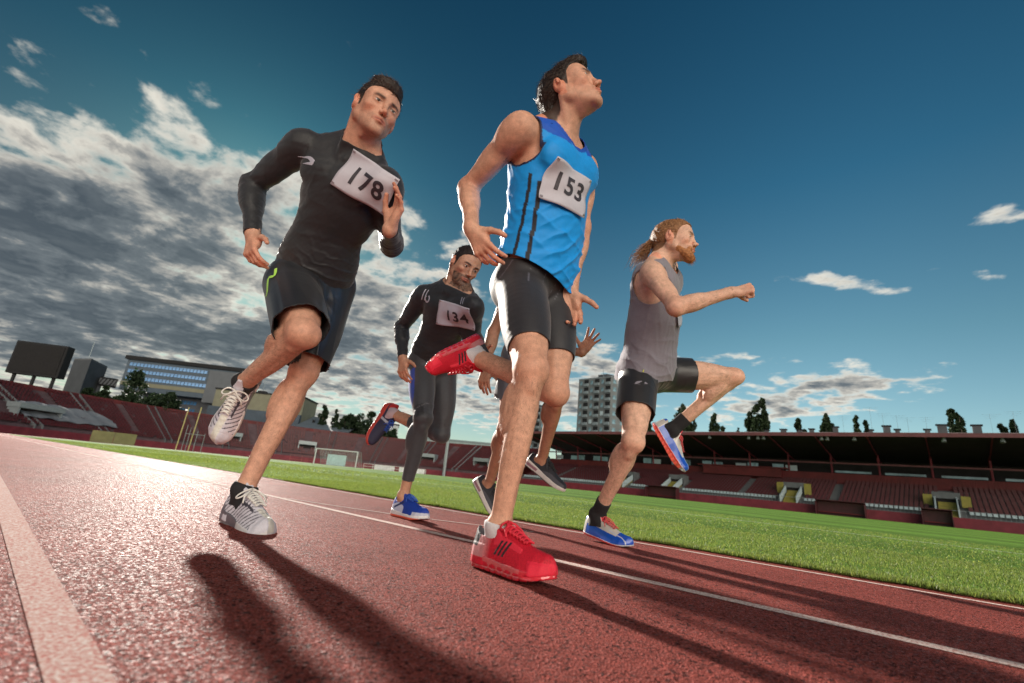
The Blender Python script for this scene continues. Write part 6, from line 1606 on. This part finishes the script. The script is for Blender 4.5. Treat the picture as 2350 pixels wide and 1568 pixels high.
def person_k():
    root, F, fr, J, hands, s = figure('k', JOINTS['k'], CAST['k'])
    top, g = top_long('k', root, F, J, fr, s, .0, .055)
    sh, gs = shorts(root, F, J, fr, s,   .88, .90, True, .19, (.097, .086), M_silk)
    a = .13; x = un(fr['Xc'] * math.cos(a) - fr['upc'] * math.sin(a)); y = un(np.cross(fr['Yc'], x))
    b = bib(root, g, V(-.648, 1.55, 1.288), x, y, .235, .158, '178', M_paper, M_ink, tsize=.62, toff=(.03, -.04))
    b['label'] = 'white race number 178'
    # swoosh on the chest, curved brush mark
    c = fr['N'] - fr['upc'] * .085 - fr['Xc'] * .125 + fr['Yc'] * .12
    pts = [c + fr['Xc'] * (-.045 + .09 * t) + fr['upc'] * (-.020 + .030 * math.sin(t * 2.6)) for t in np.linspace(0, 1, 9)]
    pts += [c + fr['Xc'] * (.045 - .06 * t) + fr['upc'] * (-.004 - .022 * t) for t in np.linspace(.1, 1, 6)]
    strip_on('chest_logo', g, pts, [.002, .004, .006, .008, .011, .014, .017, .019, .019, .016, .013, .010, .007, .004, .002], M_print, top)
    for q, hn in ((-1, 'Rhip'),):
        p0 = J[hn] + fr['up'] * .09 * s - fr['Xp'] * .12 - fr['Yp'] * .0 + V(0, -.05, 0)
        u = un(J['Rknee'] - J['Rhip']); pts = [p0 + V(0, 0, -1) * t * .16 + fr['Yp'] * (.03 * math.sin(t * 9)) for t in np.linspace(0, 1, 12)]
        strip_on('piping', gs, pts, .014, M_neon, sh, .004)
    st = dict(over=.0012, mat=M_shoeA, smat=M_soleA, lmat=M_whitelace, colf=white_up, scol=white_sole, sole=.030, quilt=True, lr=.0026, nl=6, bowl=1.25, hm=1.15, tng=.140)
    sock(root, F, J, 'Lknee', 'Lank', .955, M_sock); sock(root, F, J, 'Rknee', 'Rank', .95, M_sock)
    f, u = CAST['k']['footL']; shoe(root, V(J['Lank'][0], J['Lank'][1], .100), f, u, False, st, 1.20)
    f, u = CAST['k']['footR']; shoe(root, J['Rank'], f, u, True, st, 1.12)
def person_b():
    root, F, fr, J, hands, s = figure('b', JOINTS['b'], CAST['b'])
    # sleeveless jersey
    B = Fld(); B.p = list(F.sub(['torso', 'hips', 'legR', 'legL']).p)
    up, Xm, Ym, P0, N = fr['up'], fr['Xm'], fr['Ym'], fr['P'], fr['N']; Am = np.array([Xm, Ym, up])
    B.el(lerp(P0, N, .14), V(.168, .128, .17) * s, Am, .05, 'x'); B.el(lerp(P0, N, .40), V(.152, .118, .17) * s, Am, .05, 'x')
    cuts = Fld(); h = lerp(P0, N, .02); cuts.cyl(h, h - un(up + .42 * Xm) * .9, .75)
    for q, sh in ((-1, 'Rsh'), (1, 'Lsh')):
        u = un(J['Relb' if q < 0 else 'Lelb'] - J[sh]); c = lerp(N, J[sh], .80) - fr['upc'] * .045
        d = un(q * fr['Xc'] * 1.0 + u * .15); cuts.cyl(c, c + d * .3, .088)
    nd = un(J['head'] - N + fr['Yc'] * .02); p = N - fr['upc'] * .012 + fr['Yc'] * .02; 
    cuts.cyl(p, p + un(nd + .35 * fr['Yc']) * .3, .082)
    g = cloth(B, .012, .006, cuts)
    def disp(P, n):
        t = (P - P0) @ up / fr['L']; w = np.clip(1.0 - t, .12, 1)
        d = .011 * w * folds(P, up * 1. + Xm * .38 + Ym * .1, 44, 3, .6, 7) + .008 * w * folds(P, up * .8 - Xm * .6, 58, 9, .7, 6) * (t < .6) + .004 * w * snoise(P, 26, 6, 2)
        return np.maximum(d, -.0035)
    yoke = N - fr['upc'] * .03
    def colf(P):
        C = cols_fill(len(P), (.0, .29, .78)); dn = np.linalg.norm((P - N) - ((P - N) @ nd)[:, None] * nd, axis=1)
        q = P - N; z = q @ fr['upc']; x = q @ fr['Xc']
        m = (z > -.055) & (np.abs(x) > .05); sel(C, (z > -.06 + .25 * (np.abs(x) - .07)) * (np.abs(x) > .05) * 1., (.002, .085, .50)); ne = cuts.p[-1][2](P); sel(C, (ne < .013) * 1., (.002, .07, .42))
        t = (P - P0) @ up / fr['L']; xm = (P - P0) @ Xm; ym = (P - P0) @ Ym
        sel(C, (t < .66) * (xm < -.02) * (np.abs(ym - .035) < .0065), (.012, .012, .018)); sel(C, (t < .62) * (xm < -.0) * (np.abs(ym - .085 + .03 * t) < .0065), (.012, .012, .018))
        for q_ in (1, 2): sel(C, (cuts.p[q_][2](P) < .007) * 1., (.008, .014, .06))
        return C
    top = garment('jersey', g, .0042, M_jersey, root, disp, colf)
    def shc(P):
        C = cols_fill(len(P), (.016, .015, .019)); q = P - P0; x = q @ fr['Xp']
        for a, b in (('Rhip', 'Rknee'), ('Lhip', 'Lknee')):
            u = un(J[b] - J[a]); t = (P - J[a]) @ u; w = np.sin(t * 30 + x * 55)
            m = (np.abs(w) < .035) & (np.linalg.norm(P - J[a], axis=1) < .15); C[m] = (.10, .10, .13)
        return C
    sh, gs = shorts(root, F, J, fr, s, .79, .71, False, .14, colf=shc, shift=.010)
    a = .12; x = un(fr['Xc'] * math.cos(a) - fr['upc'] * math.sin(a)); y = un(np.cross(fr['Yc'], x))
    g0 = cloth(B, .013, 0)
    b = bib(root, g0, V(.172, 1.46, 1.283), x, y, .195, .150, '153', M_paper, M_ink, curl=.012, tsize=.60, toff=(.0, .02), drop=.007, seed=3)
    b['label'] = 'crumpled white race number 153'
    st = dict(mat=M_shoeA, smat=attr_mat('clear red air sole', .14, .1, 90, .0004, 90, spec=.7, coat=.6), lmat=M_redlace, colf=red_up, scol=red_sole, sole=.030, air=True, over=.0013, lr=.0030, nl=7, res=.0021, hm=1.25, tng=.150, wedge=.35, bowl=.75)
    sock(root, F, J, 'Rknee', 'Rank', .985, M_wsock); sock(root, F, J, 'Lknee', 'Lank', .93, M_wsock)
    f, u = CAST['b']['footR']; shoe(root, V(J['Rank'][0] - .012, J['Rank'][1], .094), f, u, True, st, 1.06)
    f, u = CAST['b']['footL']; shoe(root, J['Lank'], f, u, False, st, 1.03)
def person_c():
    root, F, fr, J, hands, s = figure('c', JOINTS['c'], CAST['c'])
    top, g = top_long('c', root, F, J, fr, s, .14, .02)
    base = F.sub(['hips', 'legR', 'legRs', 'legL', 'legLs']); B = Fld(); B.p = list(base.p); cuts = Fld()
    B.el(fr['P'] + fr['up'] * .07, V(.145, .10, .12) * s, np.array([fr['Xp'], fr['Yp'], fr['up']]), .04, 'x')
    cut_end(cuts, J, 'Rknee', 'Rank', .80, .1, .4, F.sub(['legR', 'legRs']), F.sub(['legL', 'legLs'])); cut_end(cuts, J, 'Lknee', 'Lank', .62, .1, .4, F.sub(['legL', 'legLs']), F.sub(['legR', 'legRs']))
    h = lerp(fr['P'], fr['N'], .24); cuts.cyl(h, h + fr['up'] * .6, .3)
    def disp(P, n):
        d = .001 * snoise(P, 20, 3, 2)
        for a in ('Rknee', 'Lknee'):
            w = np.exp(-(np.linalg.norm(P - J[a], axis=1) / .10) ** 2); d = d + .0035 * w * folds(P, V(.1, 0, 1), 110, 5, .4, 8)
        return d
    def colf(P):
        C = cols_fill(len(P), (.040, .042, .048)); u = un(J['Rknee'] - J['Rhip']); L = np.linalg.norm(J['Rknee'] - J['Rhip']); t = (P - J['Rhip']) @ u / L; r = P - J['Rhip'] - (t * L)[:, None] * u
        m = (t > .22) & (t < .86) & ((r @ un(-fr['Xp'] - .15 * fr['Yp'])) > .052 + .012 * t) & (np.linalg.norm(r, axis=1) < .12)
        sel(C, m * 1., (.006, .05, .42)); sel(C, (t >= .86) * ((r @ -fr['Xp']) > .01) * (t < 1.05), (.018, .018, .02)); 
        sel(C, (np.abs(t - .87 + .8 * (r @ fr['Xp'])) < .006) * (np.linalg.norm(r, axis=1) < .12), (.12, .12, .13))
        return C
    tg = cloth(B, .0045, .005, cuts); garment('tights', tg, .0070, M_knit, root, disp, colf)
    a = .05; x = un(fr['Xc'] * math.cos(a) - fr['upc'] * math.sin(a)); y = un(np.cross(fr['Yc'], x))
    b = bib(root, g, V(-.36, 2.60, 1.141), x, y, .225, .150, '134', M_paper, M_ink, tsize=.58, toff=(.06, -.05), curl=.010, seed=8); b['label'] = 'white race number 134'
    c = fr['N'] - fr['upc'] * .075 - fr['Xc'] * .115 + fr['Yc'] * .12
    pts = [c + fr['Xc'] * (.016 * math.sin(t)) + fr['upc'] * (.024 * math.cos(t)) for t in np.linspace(.3, 5.6, 14)]
    strip_on('chest_logo', g, pts, .009, M_print, top)
    for q in (-1, 1):
        c = fr['N'] - fr['upc'] * .02 + q * fr['Xc'] * .125 + fr['Yc'] * .09
        for dx in (0, .018): strip_on('shoulder_stripe', g, [c + q * fr['Xc'] * (dx + t * .012) - fr['upc'] * .075 * t + fr['Yc'] * .02 * t for t in np.linspace(0, 1, 7)], .006, M_print, top)
    st = dict(mat=M_shoeA, smat=M_soleA, lmat=M_bluelace, colf=blue_up, scol=blue_sole, sole=.026, lr=.0026, nl=5, res=.0032, bowl=.6, hm=1.15, tng=.138)
    f, u = CAST['c']['footR']; shoe(root, V(J['Rank'][0], J['Rank'][1], .092), f, u, True, st, 1.08)
    st = dict(st, colf=dark_up, scol=redor_sole, smat=M_soleA, sole=.030); f, u = CAST['c']['footL']; shoe(root, J['Lank'], f, u, False, st, 1.08)
    sock(root, F, J, 'Lknee', 'Lank', .93, simple('pale pink sock', (.55, .42, .45), .85))
def beard(root, J, o, s, th, ln, ns):
    HX, HY, HZ = o['hf']; hs = s * o.get('hs', 1.); Hc = J['head']; A = np.array([HX, HY, HZ]); B = Fld()
    T = lambda x, y, z: Hc + hs * (x * HX + y * HY + z * HZ); jw = o.get('jaw', 1.)
    for q in (-1, 1):
        B.rc(T(q * .052 * jw, .0, -.050), T(q * .020, .068, -.100), (.013 + th) * hs, (.016 + th) * hs, .02 * hs)
        B.rc(T(0, .093, -.058), T(q * .026, .078, -.072), (.005 + th * .35) * hs, (.006 + th * .4) * hs, .006 * hs)
        B.rc(T(q * .026, .078, -.072), T(q * .020, .072, -.098), (.009 + th * .5) * hs, (.014 + th) * hs, .01 * hs)
    B.el(T(0, .076 + th * .5, -.106 - th * .8), V(.022 + th, .016 + th, .015 + th * 1.3) * hs, A, .014 * hs)
    B.el(T(0, .098, -.0735), V(.019, .02, .0078) * hs, A, .003, op=-1)
    def f(P, c=None, R=0):
        q = (P - Hc) / hs; return B(P, c, R) + .0016 * snoise(q, 160, 3, 2)
    P, Q = nets(f, T(0, .03, -.08) - .10, T(0, .03, -.08) + .10, .003)
    b = mesh_np('beard', P, Q, o['bm'], root); n = vnorm(P, Q); rs = np.random.RandomState(2); ids = rs.choice(len(P), ns)
    ids = ids[((n[ids] @ HY) > -.2)]
    d = np.tile(-HZ + .25 * HY, (len(ids), 1)); strands('strand', P[ids] - n[ids] * .001, d, n[ids], ln * hs, .0014, o['bm'], b, 5, lift=.25)
def person_g():
    o = CAST['g']; root, F, fr, J, hands, s = figure('g', JOINTS['g'], o)
    B = Fld(); B.p = list(F.sub(['torso', 'hips', 'legR']).p); up, Xm, Ym, P0, N = fr['up'], fr['Xm'], fr['Ym'], fr['P'], fr['N']; Am = np.array([Xm, Ym, up])
    B.el(lerp(P0, N, .10), V(.168, .132, .17) * s, Am, .05, 'x'); B.el(lerp(P0, N, .42), V(.15, .122, .19) * s, Am, .05, 'x')
    cuts = Fld(); h = lerp(P0, N, -.04); cuts.cyl(h, h - un(up - .1 * Ym) * .9, .75)
    for q, sh in ((-1, 'Rsh'), (1, 'Lsh')):
        c = lerp(N, J[sh], .74) - fr['upc'] * .075; cuts.cyl(c, c + un(q * fr['Xc']) * .3, .105)
    nd = un(J['head'] - N); p = N - fr['upc'] * .02 + fr['Yc'] * .02; cuts.cyl(p, p + un(nd + .3 * fr['Yc']) * .3, .088)
    g = cloth(B, .010, .006, cuts)
    def disp(P, n):
        t = (P - P0) @ up / fr['L']; w = np.clip(.95 - t, .1, 1)
        return .010 * w * folds(P, up + .25 * Ym, 42, 13, .8, 6) + .006 * w * folds(P, up * .5 + Ym * .8, 32, 17, .8, 5) + .002 * snoise(P, 30, 3, 2)
    top = garment('tank_top', g, .0048, M_cotton, root, disp, lambda P: cols_fill(len(P), (.215, .20, .235)))
    def colf(P): return cols_fill(len(P), (.020, .020, .022))
    sh, gs = shorts(root, F, J, fr, s, .62, .46, True, .19, (.092, .080), M_silk, colf=colf, foldamp=.8)
    p0 = J['Rhip'] + V(.0, -.13, .05)
    strip_on('piping', gs, [p0 + V(.012 - .03 * t, 0, .03 - .10 * t) for t in np.linspace(0, 1, 8)], .005, simple('yellow piping', (.55, .6, .03), .5), sh, .006)
    x = fr['Xc']; y = np.cross(fr['Yc'], x)
    b = bib(root, cloth(B, .013, 0), N - fr['upc'] * .265 + fr['Yc'] * .12 - fr['Xc'] * .01, x, y, .21, .15, '', M_paper, M_ink, seed=5, curl=.01); b['label'] = 'plain white race bib on the chest'
    st = dict(mat=M_shoeB, smat=M_soleA, lmat=M_redwhite, colf=spike_up, scol=spike_sole, sole=.013, lr=.0024, nl=6, res=.0028, hm=1.08, tng=.132, bowl=.45, wedge=.2, ht=[.058, .078, .086, .088, .090, .086, .072, .056, .046, .040, .030, .020])
    sock(root, F, J, 'Rknee', 'Rank', .80, M_sock); sock(root, F, J, 'Lknee', 'Lank', .78, M_sock)
    f, u = o['footR']; shoe(root, V(J['Rank'][0], J['Rank'][1], .108), f, u, True, st, 1.04)
    f, u = o['footL']; shoe(root, J['Lank'], f, u, False, st, 1.06)
    beard(root, J, o, s, .007, .018, 1200)
    # ponytail of loose curls
    HX, HY, HZ = o['hf']; Hc = J['head']; T = lambda x, y, z: Hc + s * (x * HX + y * HY + z * HZ); rs = np.random.RandomState(9); mb = MB()
    for i in range(120):
        a = rs.uniform(0, 6.28); r0 = rs.uniform(0, .022); pts = []; ph = rs.uniform(0, 6.28); ln = rs.uniform(.07, .17); amp = rs.uniform(.008, .017)
        dy, dz = rs.normal(0, .010), rs.normal(0, .012); dx = rs.normal(0, .012)
        for t in np.linspace(0, 1, 9):
            pts.append(T(r0 * math.cos(a) + dx * t * 1.5 + amp * t * math.sin(t * 9 + ph), -.104 - ln * t * .80 + dy * t, .014 + r0 * math.sin(a) - .050 * t - .070 * t * t + dz * t * 2 + amp * math.cos(t * 10 + ph) * t))
        mb.tube(pts, [.0034 * (1 - .75 * t) * (1.4 - t) for t in np.linspace(0, 1, 9)], 4)
    mb.build('ponytail', o['hm'], root, smooth=True)
def person_f():
    root, F, fr, J, hands, s = figure('f', JOINTS['f'], CAST['f'])
    base = F.sub(['torso', 'hips', 'neck', 'legR', 'legL']); cuts = Fld(); h = lerp(fr['P'], fr['N'], .0); cuts.cyl(h, h - fr['up'] * .9, .75)
    p = fr['N'] + fr['upc'] * .01; cuts.cyl(p, p + fr['upc'] * .3, .16)
    for q, sh in ((-1, 'Rsh'), (1, 'Lsh')): c = lerp(fr['N'], J[sh], .85); cuts.cyl(c, c + q * fr['Xc'] * .3, .10)
    garment('top', cloth(base, .010, .008, cuts), .007, M_knit, root, None, lambda P: cols_fill(len(P), (.03, .03, .035)))
    shorts(root, F, J, fr, s, .62, .50, True, .19, (.105, .10), M_silk, colf=lambda P: cols_fill(len(P), (.10, .11, .13)))
    st = dict(mat=M_shoeA, smat=M_soleA, lmat=M_blacklace, colf=black_up, scol=black_sole, sole=.030, lr=.0024, nl=5, res=.0034, bowl=.5)
    for sd in 'RL':
        f, u = CAST['f']['foot' + sd]; shoe(root, J[sd + 'ank'], f, u, sd == 'R', st, 1.03)
for k_, c_, r_ in (('b', (.020, .012, .008), .30), ('k', (.024, .015, .011), .32), ('c', (.016, .010, .008), .4), ('g', (.22, .105, .045), .42), ('f', (.015, .01, .008), .4)):
    CAST[k_]['hm'] = hair_mat('hair ' + k_, c_, r_)
CAST['k']['hm2'] = hair_mat('hair k tips', (.060, .036, .024), .25); CAST['b']['hm2'] = hair_mat('hair b tips', (.045, .027, .018), .25); CAST['g']['hm2'] = hair_mat('hair g tips', (.34, .18, .085), .3)
CAST['c']['bm'] = CAST['c']['hm']; CAST['g']['bm'] = hair_mat('ginger beard', (.36, .15, .055), .5)
for build_person in (person_b, person_k, person_c, person_g, person_f): build_person()
